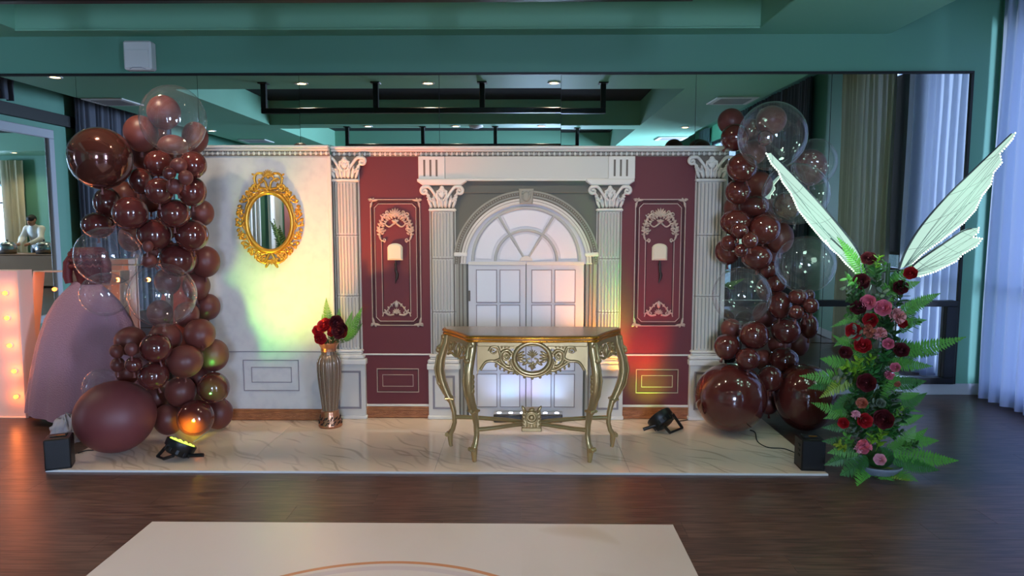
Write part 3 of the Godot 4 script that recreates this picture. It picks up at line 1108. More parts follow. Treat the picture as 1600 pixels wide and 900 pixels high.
	for sd in [-1.0, 1.0]:
		l.vine([Vector2(sd * 0.02, 0.825), Vector2(sd * 0.06, 0.82), Vector2(sd * 0.095, 0.84), Vector2(sd * 0.108, 0.81)], 0.008, 0.004, 0.006)
		l.vine([Vector2(sd * 0.012, 0.92), Vector2(sd * 0.04, 0.895), Vector2(sd * 0.07, 0.86)], 0.006, 0.004, 0.006)
		l.curl(Vector2(sd * 0.062, 0.84), 0.018, 0.004, PI / 2, PI / 2 - sd * TAU, 0.006, 0.003, 0.006)
		for k in 3:
			l.leaf(Vector2(sd * (0.03 + 0.025 * k), 0.885 - 0.022 * k), PI / 2 - sd * 0.5, 0.028, 0.014, 0.006, 0.006)
	obj("lower_crest", l, M.pewter, b, at(Vector3(0, 0, 0.008)))
	# the wall lamp of the print
	var w := holder("wall_lamp", b)
	var sh := Shape.new()
	var prof := []
	for k in 13:
		var u := k / 12.0 * 2.0 - 1.0
		prof.append(Vector2(u * 0.057, 1.335 + 0.035 * sqrt(maxf(0.0, 1.0 - u * u * 0.98))))
	prof.reverse()
	sh.prism(PackedVector2Array([Vector2(-0.057, 1.243), Vector2(0.057, 1.243)] + prof), 0.03, 0.012)
	obj("lamp_shade", sh, M.shade_cloth, w, at(Vector3(cx - 0.003, 0, 0.012)))
	var stem := Shape.new()
	stem.xf = at(Vector3(cx, 0, 0.02))
	stem.tube([Vector3(0, 1.245, 0), Vector3(0, 1.225, 0), Vector3(0, 1.21, 0), Vector3(0, 1.195, 0), Vector3(0, 1.17, 0), Vector3(0, 1.15, 0)], [0.007, 0.007, 0.013, 0.007, 0.011, 0.008], 10)
	stem.tube([Vector3(0.002, 1.16, 0), Vector3(0.01, 1.135, 0), Vector3(0.006, 1.105, 0), Vector3(-0.002, 1.085, 0), Vector3(-0.004, 1.065, 0)], [0.008, 0.014, 0.011, 0.006, 0.002], 10)
	obj("lamp_arm", stem, M.bronze_dark, w)
	# wainscot
	slab("chair_rail", Vector3(x0, 0.507, 0), Vector3(x1, 0.519, 0.014), M.print_trim, b, 0.003)
	var lo := Shape.new()
	lo.xf = at(Vector3(cx, 0, 0))
	lo.bead(Array(rect(-0.16, 0.217, 0.16, 0.399)), 0.007, 0.007)
	lo.bead(Array(rect(-0.118, 0.262, 0.118, 0.352)), 0.005, 0.005)
	obj("lower_frame", lo, M.pewter, b, at(Vector3(0, 0, 0.006)))
	slab("skirting_cap", Vector3(x0, 0.105, 0), Vector3(x1, 0.122, 0.02), M.print_trim, b, 0.004)
	skirting(b, x0, x1, 0.105)


func skirting(parent: Node, x0: float, x1: float, top: float) -> void:
	var s := Shape.new()
	s.box(Vector3((x0 + x1) / 2, (STAGE + 0.001 + top) / 2, 0.008), Vector3(x1 - x0, top - STAGE - 0.001, 0.016), 0.003)
	for y in [top - 0.008, top - 0.024, STAGE + 0.012]:
		s.box(Vector3((x0 + x1) / 2, y, 0.016), Vector3(x1 - x0, 0.009, 0.012), 0.004)
	obj("skirting", s, M.brown_skirting, parent)
	var c := Shape.new()
	var k := 0
	var mid := (STAGE + top) / 2 - 0.004
	while x0 + 0.03 + k * 0.052 < x1 - 0.02:
		var x := x0 + 0.03 + k * 0.052
		c.curl(Vector2(x, mid), 0.012, 0.003, PI if k % 2 else 0.0, (PI if k % 2 else 0.0) + TAU * 0.8, 0.004, 0.002, 0.0)
		c.leaf(Vector2(x + 0.013, mid - 0.008), 0.6 if k % 2 else -0.2, 0.03, 0.01, 0.004, 0.0)
		k += 1
	obj("skirting_scrolls", c, M.brown_skirting, parent, at(Vector3(0, 0, 0.018)), true)


func backdrop() -> void:
	var o := thing("printed_backdrop", "wide white and wine-red palace backdrop with fluted columns and a closed arched door", "backdrop", Vector3(0, 0, DROP))
	slab("board", Vector3(-1.43, STAGE + 0.001, -0.03), Vector3(1.548, 2.088, 0), M.print_white, o, 0.003)
	cornice(o, -1.43, 1.548, 2.095)
	bay(o, -1.225, -0.70, -0.958)
	bay(o, 0.757, 1.302, 1.046)
	column(o, -1.327, 0.195, 1.834, 2.022, [0.973, 1.434, 0, 0.556], 0.25, 0.0)
	column(o, 1.412, 0.215, 1.834, 2.022, [0.973, 1.434, 0, 0.556], 0.25, 0.0)
	column(o, -0.598, 0.195, 1.613, 1.805, [0.85, 1.258, 0, 0.52], 0.235, 0.028)
	column(o, 0.661, 0.19, 1.613, 1.805, [0.85, 1.258, 0, 0.52], 0.235, 0.028)
	# the lintel between the inner columns
	var l := holder("lintel", o)
	slab("frieze", Vector3(-0.575, 1.855, 0), Vector3(0.648, 2.02, 0.03), M.print_white, l, 0.004)
	slab("lower_strip", Vector3(-0.55, 1.838, 0), Vector3(0.62, 1.856, 0.042), M.print_trim, l, 0.004)
	for x in [-0.775, 0.648]:
		var t := holder("fluted_block", l)
		slab("block", Vector3(x, 1.852, 0), Vector3(x + 0.199, 2.02, 0.036), M.print_trim, t, 0.004)
		for k in 3:
			slab("groove", Vector3(x + 0.038 + k * 0.046, 1.872, 0.0362), Vector3(x + 0.053 + k * 0.046, 1.995, 0.0368), M.print_groove, t)
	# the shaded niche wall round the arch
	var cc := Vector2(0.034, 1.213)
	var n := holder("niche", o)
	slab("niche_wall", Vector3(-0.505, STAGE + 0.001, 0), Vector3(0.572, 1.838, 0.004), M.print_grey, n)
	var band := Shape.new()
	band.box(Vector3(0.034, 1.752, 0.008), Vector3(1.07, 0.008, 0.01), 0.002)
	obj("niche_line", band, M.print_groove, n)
	var arch := holder("arch", o)
	relief("outer_band", ring_sector(cc, 0.50, 0.556, 0.0, PI, 48), 0.004, 0.022, 0.006, M.print_arch, arch)
	relief("bead_ground", ring_sector(cc, 0.517, 0.543, 0.0, PI, 48), 0.024, 0.003, 0.0, M.print_groove, arch)
	relief("inner_band", ring_sector(cc, 0.455, 0.50, 0.0, PI, 48), 0.004, 0.03, 0.006, M.print_white, arch)
	var beads := Shape.new()
	for k in 88:
		var a := PI * (k + 0.5) / 88
		beads.ball(Vector3(cc.x + cos(a) * 0.53, cc.y + sin(a) * 0.53, 0.026), Vector3(0.007, 0.007, 0.006), 6)
	obj("bead_band", beads, M.print_arch, arch, Transform3D(), true)
	var grooves := Shape.new()
	grooves.bead(ellipse(cc, 0.50, 0.50, 0.02, PI - 0.02, 48), 0.008, 0.006, false)
	grooves.bead(ellipse(cc, 0.478, 0.478, 0.02, PI - 0.02, 48), 0.006, 0.005, false)
	obj("arch_line", grooves, M.print_groove, arch, at(Vector3(0, 0, 0.03)))
	var key := holder("keystone", arch)
	relief("stone", PackedVector2Array([Vector2(-0.015, 1.665), Vector2(0.083, 1.665), Vector2(0.09, 1.78), Vector2(-0.022, 1.78)]), 0.004, 0.045, 0.008, M.print_arch, key)
	var ks := Shape.new()
	ks.leaf(Vector2(0.034, 1.68), PI / 2, 0.08, 0.05, 0.012, 0.05)
	for sd in [-1.0, 1.0]:
		ks.curl(Vector2(0.034 + sd * 0.024, 1.755), 0.014, 0.004, PI / 2, PI / 2 - sd * TAU, 0.006, 0.004, 0.05)
		ks.leaf(Vector2(0.034 + sd * 0.012, 1.685), PI / 2 - sd * 0.4, 0.06, 0.02, 0.01, 0.05)
	obj("carved_leaf", ks, M.print_arch, key)
	for sd in [-1.0, 1.0]:
		var j := holder("jamb", arch)
		var x0: float = 0.034 + sd * 0.455
		var x1: float = 0.034 + sd * 0.535
		slab("pilaster", Vector3(minf(x0, x1), STAGE + 0.001, 0.004), Vector3(maxf(x0, x1), 1.28, 0.022), M.print_arch, j, 0.004)
		slab("impost", Vector3(minf(x0, x1) - 0.012, 1.272, 0.004), Vector3(maxf(x0, x1) + 0.012, 1.302, 0.04), M.print_trim, j, 0.006)
		var jl := Shape.new()
		jl.bead([Vector2((x0 * 2 + x1) / 3, 0.04), Vector2((x0 * 2 + x1) / 3, 1.265)], 0.01, 0.008, false)
		jl.bead([Vector2((x0 + x1 * 2) / 3, 0.04), Vector2((x0 + x1 * 2) / 3, 1.265)], 0.008, 0.006, false)
		obj("pilaster_line", jl, M.print_groove, j, at(Vector3(0, 0, 0.022)))
	# fanlight
	var f := holder("fanlight", o)
	var fc := Vector2(0.034, 1.235)
	relief("fan_ground", PackedVector2Array(ellipse(cc, 0.455, 0.455, 0.0, PI, 48)), 0.004, 0.006, 0.0, M.print_door, f)
	for r in [[0.262, 0.385], [0.045, 0.205]]:
		for a in [[0.05, 0.95], [1.09, 2.05], [2.19, 3.09]]:
			relief("fan_pane", ring_sector(fc, r[0], r[1], a[0], a[1], 14), 0.01, 0.004, 0.002, M.print_pane, f)
	var bars := Shape.new()
	for a in [1.02, 2.12]:
		bars.bead([fc + Vector2.from_angle(a) * 0.04, fc + Vector2.from_angle(a) * 0.40], 0.02, 0.012, false)
	bars.bead(ellipse(fc, 0.234, 0.234, 0.0, PI, 24), 0.022, 0.012, false)
	bars.bead(ellipse(fc, 0.405, 0.405, 0.0, PI, 36), 0.026, 0.012, false)
	obj("fan_bar", bars, M.fan_grey, f, at(Vector3(0, 0, 0.01)))
	relief("fan_hub", PackedVector2Array(ellipse(fc, 0.05, 0.04, 0.0, PI, 10)), 0.01, 0.014, 0.004, M.print_white, f)
	# two door leaves of four by two panes over two panels
	for sd in [-1.0, 1.0]:
		var d := holder("door_leaf", o, at(Vector3(0.034, 0, 0.004)))
		var x0: float = -0.44 if sd < 0 else 0.003
		var x1: float = -0.003 if sd < 0 else 0.44
		slab("leaf_board", Vector3(x0, 0.02, 0), Vector3(x1, 1.228, 0.012), M.print_door, d, 0.002)
		slab("top_rail", Vector3(x0, 1.205, 0.012), Vector3(x1, 1.23, 0.018), M.print_white, d, 0.003)
		for r in [[0.92, 1.168], [0.653, 0.899], [0.39, 0.632], [0.105, 0.362]]:
			for c in [[0.048, 0.198], [0.224, 0.378]]:
				var a: float = -c[1] if sd < 0 else c[0] - 0.004
				var b: float = -c[0] if sd < 0 else c[1] - 0.004
				var pn := holder("door_pane", d)
				relief("pane_sheet", rect(a, r[0], b, r[1]), 0.012, 0.003, 0.001, M.print_pane, pn)
				var ps := Shape.new()
				ps.bead(Array(rect(a, r[0], b, r[1])), 0.007, 0.006)
				obj("pane_edge", ps, M.print_line, pn, at(Vector3(0, 0, 0.012)))
		if sd < 0:
			var hg := Shape.new()
			hg.tube([Vector3(-0.432, 0.93, 0.018), Vector3(-0.432, 1.0, 0.018)], 0.007, 8)
			hg.ball(Vector3(-0.432, 1.004, 0.018), Vector3.ONE * 0.008, 8)
			obj("hinge", hg, M.print_groove, d)
	slab("threshold", Vector3(-0.42, STAGE + 0.001, 0.004), Vector3(0.49, 0.026, 0.03), M.print_arch, o, 0.003)


func side_panel() -> void:
	var o := thing("damask_screen", "plain off-white damask side panel with wainscot, joined to the palace backdrop", "backdrop panel", Vector3(0, 0, -5.28))
	slab("panel_board", Vector3(-2.43, STAGE + 0.001, -0.02), Vector3(-1.428, 2.088, 0), M.damask, o, 0.003)
	cornice(o, -2.43, -1.425, 2.095)
	var s := Shape.new()
	s.bead([Vector2(-2.43, 0.545), Vector2(-1.43, 0.545)], 0.008, 0.006, false)
	obj("wainscot_line", s, M.print_line, o)
	var f := Shape.new()
	var a := px(382, 610, -5.28)
	var b := px(466, 563, -5.28)
	f.bead(Array(rect(a.x, a.y, b.x, b.y)), 0.007, 0.006)
	a = px(394, 597, -5.28)
	b = px(455, 574, -5.28)
	f.bead(Array(rect(a.x, a.y, b.x, b.y)), 0.006, 0.006)
	obj("lower_frame", f, M.print_line, o)
	skirting(o, -2.43, -1.43, 0.1)
	# the folded edge where it meets the red backdrop
	slab("folded_edge", Vector3(-1.445, 0.56, -0.02), Vector3(-1.42, 2.03, 0.004), M.print_white, o, 0.003)


func oval_mirror() -> void:
	var c := px(421.5, 347, -5.25)
	var o := thing("oval_mirror", "small oval mirror in a carved openwork gold frame on the white side panel", "mirror", Vector3(c.x, c.y, -5.278))
	var rx := 0.163
	var ry := 0.212
	var g := Shape.new()
	g.prism(PackedVector2Array(ellipse(Vector2.ZERO, rx, ry, 0, TAU * 47 / 48, 47)), 0.008, 0.003)
	o.rotation.y = 0.105
	o.position.z += 0.022
	o.scale = Vector3(0.94, 0.97, 1.0)
	obj("glass", g, M.clean_mirror, o, at(Vector3(0, 0, 0.006)))
	var ring := Shape.new()
	var pts := []
	for k in 65:
		pts.append(Vector3(cos(TAU * k / 64) * (rx + 0.012), sin(TAU * k / 64) * (ry + 0.012), 0.018))
	ring.tube(pts, 0.017, 10)
	var pts2 := []
	for k in 65:
		pts2.append(Vector3(cos(TAU * k / 64) * (rx + 0.03), sin(TAU * k / 64) * (ry + 0.03), 0.012))
	ring.tube(pts2, 0.006, 6)
	obj("inner_ring", ring, M.gold, o)
	var s := Shape.new()
	var er := func(a: float, k: float) -> Vector2: return Vector2(cos(a) * (rx + k), sin(a) * (ry + k))
	# openwork all round: C scrolls and leaves, a rosette at each shoulder and hip
	for sd in [-1.0, 1.0]:
		for e in [[0.0, 1.0], [0.62, -1.0], [-0.62, 1.0], [-1.16, -1.0], [1.05, 1.0]]:
			var a: float = PI / 2 - sd * (PI / 2 - e[0])
			var p: Vector2 = er.call(a, 0.07)
			var dir := atan2(p.y, p.x)
			s.curl(p, 0.036, 0.008, dir + PI, dir + PI + sd * e[1] * TAU * 0.95, 0.009, 0.005, 0.014)
			s.curl(er.call(a + sd * 0.2, 0.052), 0.026, 0.006, dir, dir - sd * e[1] * TAU * 0.9, 0.008, 0.004, 0.014)
			for q in 4:
				var b := dir + (q - 1.5) * 0.55
				s.leaf(er.call(a + (q - 1.5) * 0.11, 0.07), b, 0.036, 0.026, 0.011, 0.014)
			s.leaf(er.call(a - 0.26, 0.035), dir + 1.2, 0.07, 0.02, 0.008, 0.012)
			s.leaf(er.call(a + 0.26, 0.035), dir - 1.2, 0.07, 0.02, 0.008, 0.012)
		for a in [0.88, -0.88, 0.30, -0.34]:
			var b: float = a if sd > 0 else PI - a
			s.rosette(er.call(b, 0.072), 0.03, 6, 0.022)
		s.curl(er.call(PI / 2 - sd * 0.42, 0.075), 0.032, 0.008, PI / 2 - sd * 2.6, PI / 2 - sd * 2.6 + sd * TAU, 0.011, 0.006, 0.016)
		s.vine([er.call(-PI / 2 + sd * 0.05, 0.03), er.call(-PI / 2 + sd * 0.2, 0.10), er.call(-PI / 2 + sd * 0.42, 0.10), er.call(-PI / 2 + sd * 0.35, 0.06)], 0.012, 0.008, 0.016)
	obj("openwork", s, M.gold, o)
	# the crest
	var t := Shape.new()
	t.xf = at(Vector3(0, ry + 0.03, 0))
	t.rosette(Vector2(0, 0.0), 0.035, 8, 0.02)
	t.shell(Vector2(0, 0.10), 0.062, 0.35, PI - 0.35, 9, 0.018)
	for sd in [-1.0, 1.0]:
		t.vine([Vector2(sd * 0.018, 0.01), Vector2(sd * 0.085, 0.03), Vector2(sd * 0.105, 0.085), Vector2(sd * 0.085, 0.125), Vector2(sd * 0.04, 0.13)], 0.010, 0.009, 0.014)
		t.vine([Vector2(sd * 0.012, 0.01), Vector2(sd * 0.022, 0.06), Vector2(sd * 0.045, 0.085), Vector2(sd * 0.03, 0.105)], 0.010, 0.007, 0.016)
		t.curl(Vector2(sd * 0.062, 0.075), 0.02, 0.005, 0, sd * TAU * 0.9, 0.008, 0.004, 0.016)
		for k in 3:
			t.leaf(Vector2(sd * (0.09 + 0.006 * k), 0.05 + 0.03 * k), 0.6 * sd + (0.0 if sd > 0 else PI), 0.03, 0.016, 0.008, 0.014)
	obj("crest", t, M.gold, o)
	# the pendant scrolls at the foot
	var d := Shape.new()
	d.xf = at(Vector3(0.005, -ry - 0.03, 0))
	d.shell(Vector2(0, -0.045), 0.045, PI + 0.4, TAU - 0.4, 7, 0.016)
	for sd in [-1.0, 1.0]:
		d.curl(Vector2(sd * 0.045, -0.05), 0.036, 0.008, PI / 2, PI / 2 - sd * TAU * 1.1, 0.011, 0.006, 0.014)
		d.curl(Vector2(sd * 0.11, -0.02), 0.028, 0.006, PI / 2, PI / 2 + sd * TAU * 0.9, 0.010, 0.005, 0.014)
		d.leaf(Vector2(sd * 0.02, -0.06), -PI / 2 + sd * 0.5, 0.06, 0.025, 0.009, 0.014)
	obj("pendant", d, M.gold, o)


# ---------------------------------------------------------------- the console table
func console_table() -> void:
	var o := thing("console_table", "carved champagne-gold console table on four curved legs at the stage centre", "table", Vector3(0.068, STAGE, -4.52))
	var zb := -0.18
	var zf := 0.19
	var top := 0.82
	# tabletop: straight back, canted and hollowed corners, bowed front
	var outline := func(grow: float) -> PackedVector2Array:
		var p := PackedVector2Array()
		p.append(Vector2(-0.57 - grow, zb - grow * 0.3))
		p.append(Vector2(-0.575 - grow, zb + 0.06))
		for k in 7:
			var u := k / 6.0
			p.append(Vector2(lerpf(-0.565, -0.405, u) - grow * 0.7, lerpf(zb + 0.09, zf - 0.02, u) - 0.025 * sin(u * PI) + grow * 0.7))
		p.append(Vector2(-0.385 - grow * 0.4, zf + grow))
		for k in 13:
			var u := k / 12.0
			var x := lerpf(-0.36, 0.36, u)
			p.append(Vector2(x, zf + grow + 0.018 * (0.5 + 0.5 * cos(x * 8.6)) - 0.004))
		p.append(Vector2(0.385 + grow * 0.4, zf + grow))
		for k in 7:
			var u := 1.0 - k / 6.0
			p.append(Vector2(lerpf(0.565, 0.405, u) + grow * 0.7, lerpf(zb + 0.09, zf - 0.02, u) - 0.025 * sin(u * PI) + grow * 0.7))
		p.append(Vector2(0.575 + grow, zb + 0.06))
		p.append(Vector2(0.57 + grow, zb - grow * 0.3))
		return p
	var lay := func(poly: PackedVector2Array, y0: float, y1: float, ch: float) -> Shape:
		var s := Shape.new()
		var q := PackedVector2Array()
		for p in poly:
			q.append(Vector2(p.x, -p.y))
		s.xf = Transform3D(Basis(Vector3(1, 0, 0), Vector3(0, 0, -1), Vector3(0, 1, 0)), Vector3(0, y0, 0))
		s.prism(q, y1 - y0, ch)
		return s
	obj("tabletop", lay.call(outline.call(0.004), top - 0.008, top, 0.003), M.champagne_top, o)
	var rim := holder("top_rim", o)
	for k in 3:
		var pl: PackedVector2Array = outline.call([0.012, 0.004, 0.010][k])
		var pts := []
		for p in pl:
			pts.append(Vector3(p.x, [top - 0.013, top - 0.024, top - 0.034][k], p.y))
		var s := Shape.new()
		s.tube(pts, [0.010, 0.008, 0.009][k], 8)
		obj("rim_moulding", s, M.gold_rim if k != 1 else M.champagne, rim)
	obj("under_board", lay.call(outline.call(-0.006), top - 0.042, top - 0.008, 0.0), M.champagne, o)
	# legs
	for sx in [-1.0, 1.0]:
		for front in [true, false]:
			var l := holder("leg", o)
			# [height, way out from the foot's line, across, half thickness]
			var shape := [[0.775, 0.02, 0.030], [0.72, 0.028, 0.031], [0.66, 0.050, 0.033], [0.60, 0.068, 0.034], [0.53, 0.074, 0.034], [0.46, 0.062, 0.033], [0.39, 0.036, 0.031], [0.345, 0.015, 0.029], [0.33, 0.004, 0.033], [0.31, -0.004, 0.024], [0.24, -0.022, 0.020], [0.17, -0.026, 0.0185], [0.12, -0.012, 0.019], [0.095, 0.004, 0.022], [0.08, 0.008, 0.024], [0.045, 0.006, 0.020], [0.002, 0.003, 0.0145]]
			var out: Vector3 = Vector3(sx * 0.62, 0, 0.78) if front else Vector3(sx * 0.95, 0, -0.1)
			var foot: Vector3 = Vector3(sx * 0.366, 0, zf - 0.03) if front else Vector3(sx * 0.545, 0, zb + 0.035)
			var pts := []
			var rad := []
			for k in shape.size() - 1:
				for q in 3:
					var u := q / 3.0
					var w0: Array = shape[k]
					var w1: Array = shape[k + 1]
					pts.append(foot + out * lerpf(w0[1], w1[1], u) * (0.8 if front else 1.0) + Vector3(0, lerpf(w0[0], w1[0], u), 0))
					rad.append(lerpf(w0[2], w1[2], u))
			pts.append(foot + Vector3(0, 0.002, 0))
			rad.append(0.014)
			var s := Shape.new()
			s.tube(pts, rad, 12, 0.85, out)
			obj("leg_shaft", s, M.champagne, l)
			var c := Shape.new()
			var face := Basis(Vector3(0, 1, 0).cross(out).normalized(), Vector3.UP, out.normalized())
			c.xf = Transform3D(face, foot)
			# scrolled head, knee collar and foot scroll
			var f: float = 0.8 if front else 1.0
			c.ball(Vector3(0, 0.755, 0.045 * f), Vector3(0.026, 0.02, 0.02), 10)
			c.ball(Vector3(0, 0.665, 0.082 * f), Vector3(0.026, 0.02, 0.02), 10)
			c.tube([Vector3(0, 0.77, 0.035), Vector3(0, 0.735, 0.055), Vector3(0, 0.70, 0.062), Vector3(0, 0.675, 0.088 * f)], [0.016, 0.011, 0.011, 0.014], 8)
			for q in [-1.0, 1.0]:
				c.tube([Vector3(q * 0.012, 0.63, 0.088 * f), Vector3(q * 0.017, 0.54, 0.105 * f), Vector3(q * 0.014, 0.44, 0.088 * f), Vector3(q * 0.005, 0.36, 0.048 * f)], [0.006, 0.007, 0.006, 0.003], 6)
			obj("leg_scroll", c, M.champagne, l)
			c = Shape.new()
			c.xf = Transform3D(face, foot)
			c.box(Vector3(0, 0.334, 0.008), Vector3(0.066, 0.016, 0.066), 0.007)
			c.ball(Vector3(0, 0.338, 0.036), Vector3(0.013, 0.013, 0.008), 8)
			obj("knee_collar", c, M.champagne, l)
			c = Shape.new()
			c.xf = Transform3D(face, foot)
			c.tube([Vector3(-0.022, 0.086, 0.026), Vector3(0.022, 0.086, 0.026)], 0.014, 10)
			c.ball(Vector3(0, 0.084, 0.03), Vector3(0.012, 0.013, 0.014), 8)
			obj("foot_scroll", c, M.champagne, l)
			if front:
				c = Shape.new()
				c.xf = Transform3D(face, foot)
				for q in 4:
					c.ball(Vector3(-0.03 * sx, 0.56 - q * 0.03, 0.055 * f), Vector3(0.008, 0.018, 0.014), 8)
				obj("leg_leaf", c, M.champagne, l)
	# carved front apron, hung under the top
	var a := holder("front_apron", o, at(Vector3(0, 0, zf - 0.012)))
	var rail := Shape.new()
	rail.box(Vector3(0, 0.7675, -0.002), Vector3(0.69, 0.036, 0.022), 0.004)
	obj("apron_rail", rail, M.champagne, a)
	for sd in [-1.0, 1.0]:
		# carved side plate, pierced between the scrolls
		var plate := CSGPolygon3D.new()
		plate.name = "apron_plate"
		var outer := []
		for e in [[0.345, 0.755], [0.345, 0.56], [0.335, 0.60], [0.315, 0.635], [0.285, 0.652], [0.25, 0.655], [0.225, 0.64], [0.195, 0.622], [0.16, 0.606], [0.13, 0.596], [0.105, 0.60], [0.112, 0.65], [0.115, 0.69], [0.10, 0.735], [0.08, 0.755]]:
			outer.append(Vector2(sd * e[0], e[1]))
		plate.polygon = PackedVector2Array(outer)
		plate.depth = 0.016
		plate.material = M.champagne
		plate.position = Vector3(0, 0, 0.004)
		a.add_child(plate, true)
		for h in [[0.247, 0.722, 0.022, 0.015], [0.199, 0.69, 0.010, 0.026], [0.137, 0.665, 0.011, 0.02], [0.118, 0.622, 0.011, 0.009], [0.125, 0.728, 0.013, 0.009], [0.165, 0.645, 0.008, 0.012]]:
			var cut := CSGCylinder3D.new()
			cut.name = "piercing"
			cut.operation = CSGShape3D.OPERATION_SUBTRACTION
			cut.radius = 1.0
			cut.height = 0.1
			cut.sides = 14
			cut.transform = Transform3D(Basis(Vector3(h[2], 0, 0), Vector3(0, 0, 1), Vector3(0, -h[3], 0)), Vector3(sd * h[0], h[1], 0))
			plate.add_child(cut, true)
	var ring := Shape.new()
	var rp := []
	for k in 41:
		rp.append(Vector3(cos(TAU * k / 40) * 0.112, 0.674 + sin(TAU * k / 40) * 0.098, 0.004))
	ring.tube(rp, 0.016, 8)
	rp = []
	for k in 21:
		var an := PI + PI * k / 20
		rp.append(Vector3(cos(an) * 0.132, 0.67 + sin(an) * 0.112, 0.0))
	ring.tube(rp, 0.009, 8)
	obj("wreath_ring", ring, M.champagne, a)
	var cv := Shape.new()
	cv.shell(Vector2(0, 0.685), 0.048, 0.5, PI - 0.5, 7, 0.004)
	cv.rosette(Vector2(0, 0.63), 0.028, 6, 0.004)
	cv.leaf(Vector2(0, 0.60), PI / 2, 0.05, 0.03, 0.01, 0.004)
	obj("wreath_palmette", cv, M.champagne, a)
	for sd in [-1.0, 1.0]:
		cv = Shape.new()
		cv.vine([Vector2(sd * 0.012, 0.675), Vector2(sd * 0.035, 0.665), Vector2(sd * 0.03, 0.645), Vector2(sd * 0.008, 0.64)], 0.006, 0.005, 0.004)
		for k in 4:
			cv.leaf(Vector2(sd * 0.10, 0.665 + 0.008 * k), PI / 2 + sd * (PI / 2 + 0.3 - 0.28 * k), 0.06, 0.018, 0.008, 0.004)
		cv.leaf(Vector2(sd * 0.065, 0.63), PI / 2 + sd * 1.0, 0.05, 0.02, 0.008, 0.004)
		# side scrolls
		cv.vine([Vector2(sd * 0.128, 0.70), Vector2(sd * 0.155, 0.725), Vector2(sd * 0.19, 0.71), Vector2(sd * 0.192, 0.66), Vector2(sd * 0.16, 0.625), Vector2(sd * 0.135, 0.625)], 0.010, 0.012, 0.004)
		cv.curl(Vector2(sd * 0.165, 0.685), 0.024, 0.006, PI / 2, PI / 2 + sd * TAU, 0.009, 0.005, 0.006)
		cv.vine([Vector2(sd * 0.27, 0.72), Vector2(sd * 0.255, 0.745), Vector2(sd * 0.22, 0.745), Vector2(sd * 0.205, 0.715), Vector2(sd * 0.20, 0.675), Vector2(sd * 0.24, 0.655)], 0.009, 0.009, 0.006)
		cv.vine([Vector2(sd * 0.325, 0.60), Vector2(sd * 0.29, 0.65), Vector2(sd * 0.235, 0.655), Vector2(sd * 0.195, 0.63), Vector2(sd * 0.15, 0.602), Vector2(sd * 0.118, 0.597)], 0.009, 0.010, 0.004)
		cv.curl(Vector2(sd * 0.245, 0.722), 0.02, 0.004, 0, sd * TAU * 0.9, 0.007, 0.004, 0.006)
		cv.rosette(Vector2(sd * 0.108, 0.59), 0.024, 5, 0.004)
		for k in 4:
			cv.leaf(Vector2(sd * (0.14 + 0.03 * k), 0.60 + 0.014 * k), -PI / 2 + sd * (0.5 - 0.2 * k), 0.028, 0.016, 0.008, 0.002)
			cv.leaf(Vector2(sd * (0.15 + 0.02 * k), 0.735), PI / 2 - sd * (0.3 * k - 0.3), 0.03, 0.014, 0.007, 0.004)
		obj("apron_carving", cv, M.champagne, a)
	cv = Shape.new()
	for k in 9:
		var an := PI + PI * (k + 0.5) / 9
		cv.leaf(Vector2(cos(an) * 0.132, 0.67 + sin(an) * 0.112), an, 0.022, 0.02, 0.008, 0.0)
	obj("wreath_fringe", cv, M.champagne, a)
	# side aprons between front and back legs
	for sx in [-1.0, 1.0]:
		var p0 := Vector3(sx * 0.395, 0, zf - 0.04)
		var p1 := Vector3(sx * 0.555, 0, zb + 0.08)
		var mid := (p0 + p1) / 2
		var u: Vector3 = (p1 - p0).normalized() * sx * -1.0
		var b := holder("side_apron", o, Transform3D(Basis(-u, Vector3.UP, (-u).cross(Vector3.UP)), mid))
		var half := (p1 - p0).length() / 2
		var s := Shape.new()
		s.prism(PackedVector2Array([Vector2(-half, 0.66), Vector2(-half * 0.55, 0.70), Vector2(-half * 0.4, 0.745), Vector2(half * 0.4, 0.745), Vector2(half * 0.55, 0.70), Vector2(half, 0.66), Vector2(half, 0.785), Vector2(-half, 0.785)]), 0.018, 0.003)
		obj("apron_board", s, M.champagne, b, at(Vector3(0, 0, -0.012)))
		var q := Shape.new()
		for sd in [-1.0, 1.0]:
			q.curl(Vector2(sd * half * 0.55, 0.715), 0.028, 0.006, -PI / 2, -PI / 2 + sd * TAU * 1.1, 0.010, 0.006, 0.008)
			q.vine([Vector2(sd * half * 0.95, 0.65), Vector2(sd * half * 0.6, 0.665), Vector2(sd * half * 0.2, 0.65), Vector2(0, 0.67)], 0.010, 0.008, 0.006)
			q.vine([Vector2(0, 0.655), Vector2(sd * half * 0.1, 0.66), Vector2(sd * half * 0.32, 0.70), Vector2(sd * half * 0.12, 0.74)], 0.009, 0.008, 0.008)
		q.leaf(Vector2(0, 0.645), PI / 2, 0.09, 0.03, 0.012, 0.006)
		obj("apron_carving", q, M.champagne, b)
	# crossed stretcher with a carved block
	for sx in [-1.0, 1.0]:
		for front in [true, false]:
			var e: Vector3 = Vector3(sx * 0.352, 0.205, zf - 0.045) if front else Vector3(sx * 0.522, 0.205, zb + 0.035)
			var s := Shape.new()
			var m2 := Vector3(0, 0.205, 0.0)
			s.tube([e, e.lerp(m2, 0.3) + Vector3(0, 0.004, 0.02 if front else -0.014), e.lerp(m2, 0.7) + Vector3(0, 0.006, 0.01 if front else -0.01), m2], [0.015, 0.0145, 0.0145, 0.016], 8)
			obj("stretcher", s, M.champagne, o)
	var bl := holder("stretcher_block", o, at(Vector3(-0.002, 0.172, 0.0)))
	slab("block", Vector3(-0.06, 0, -0.055), Vector3(0.06, 0.13, 0.055), M.champagne, bl, 0.006)
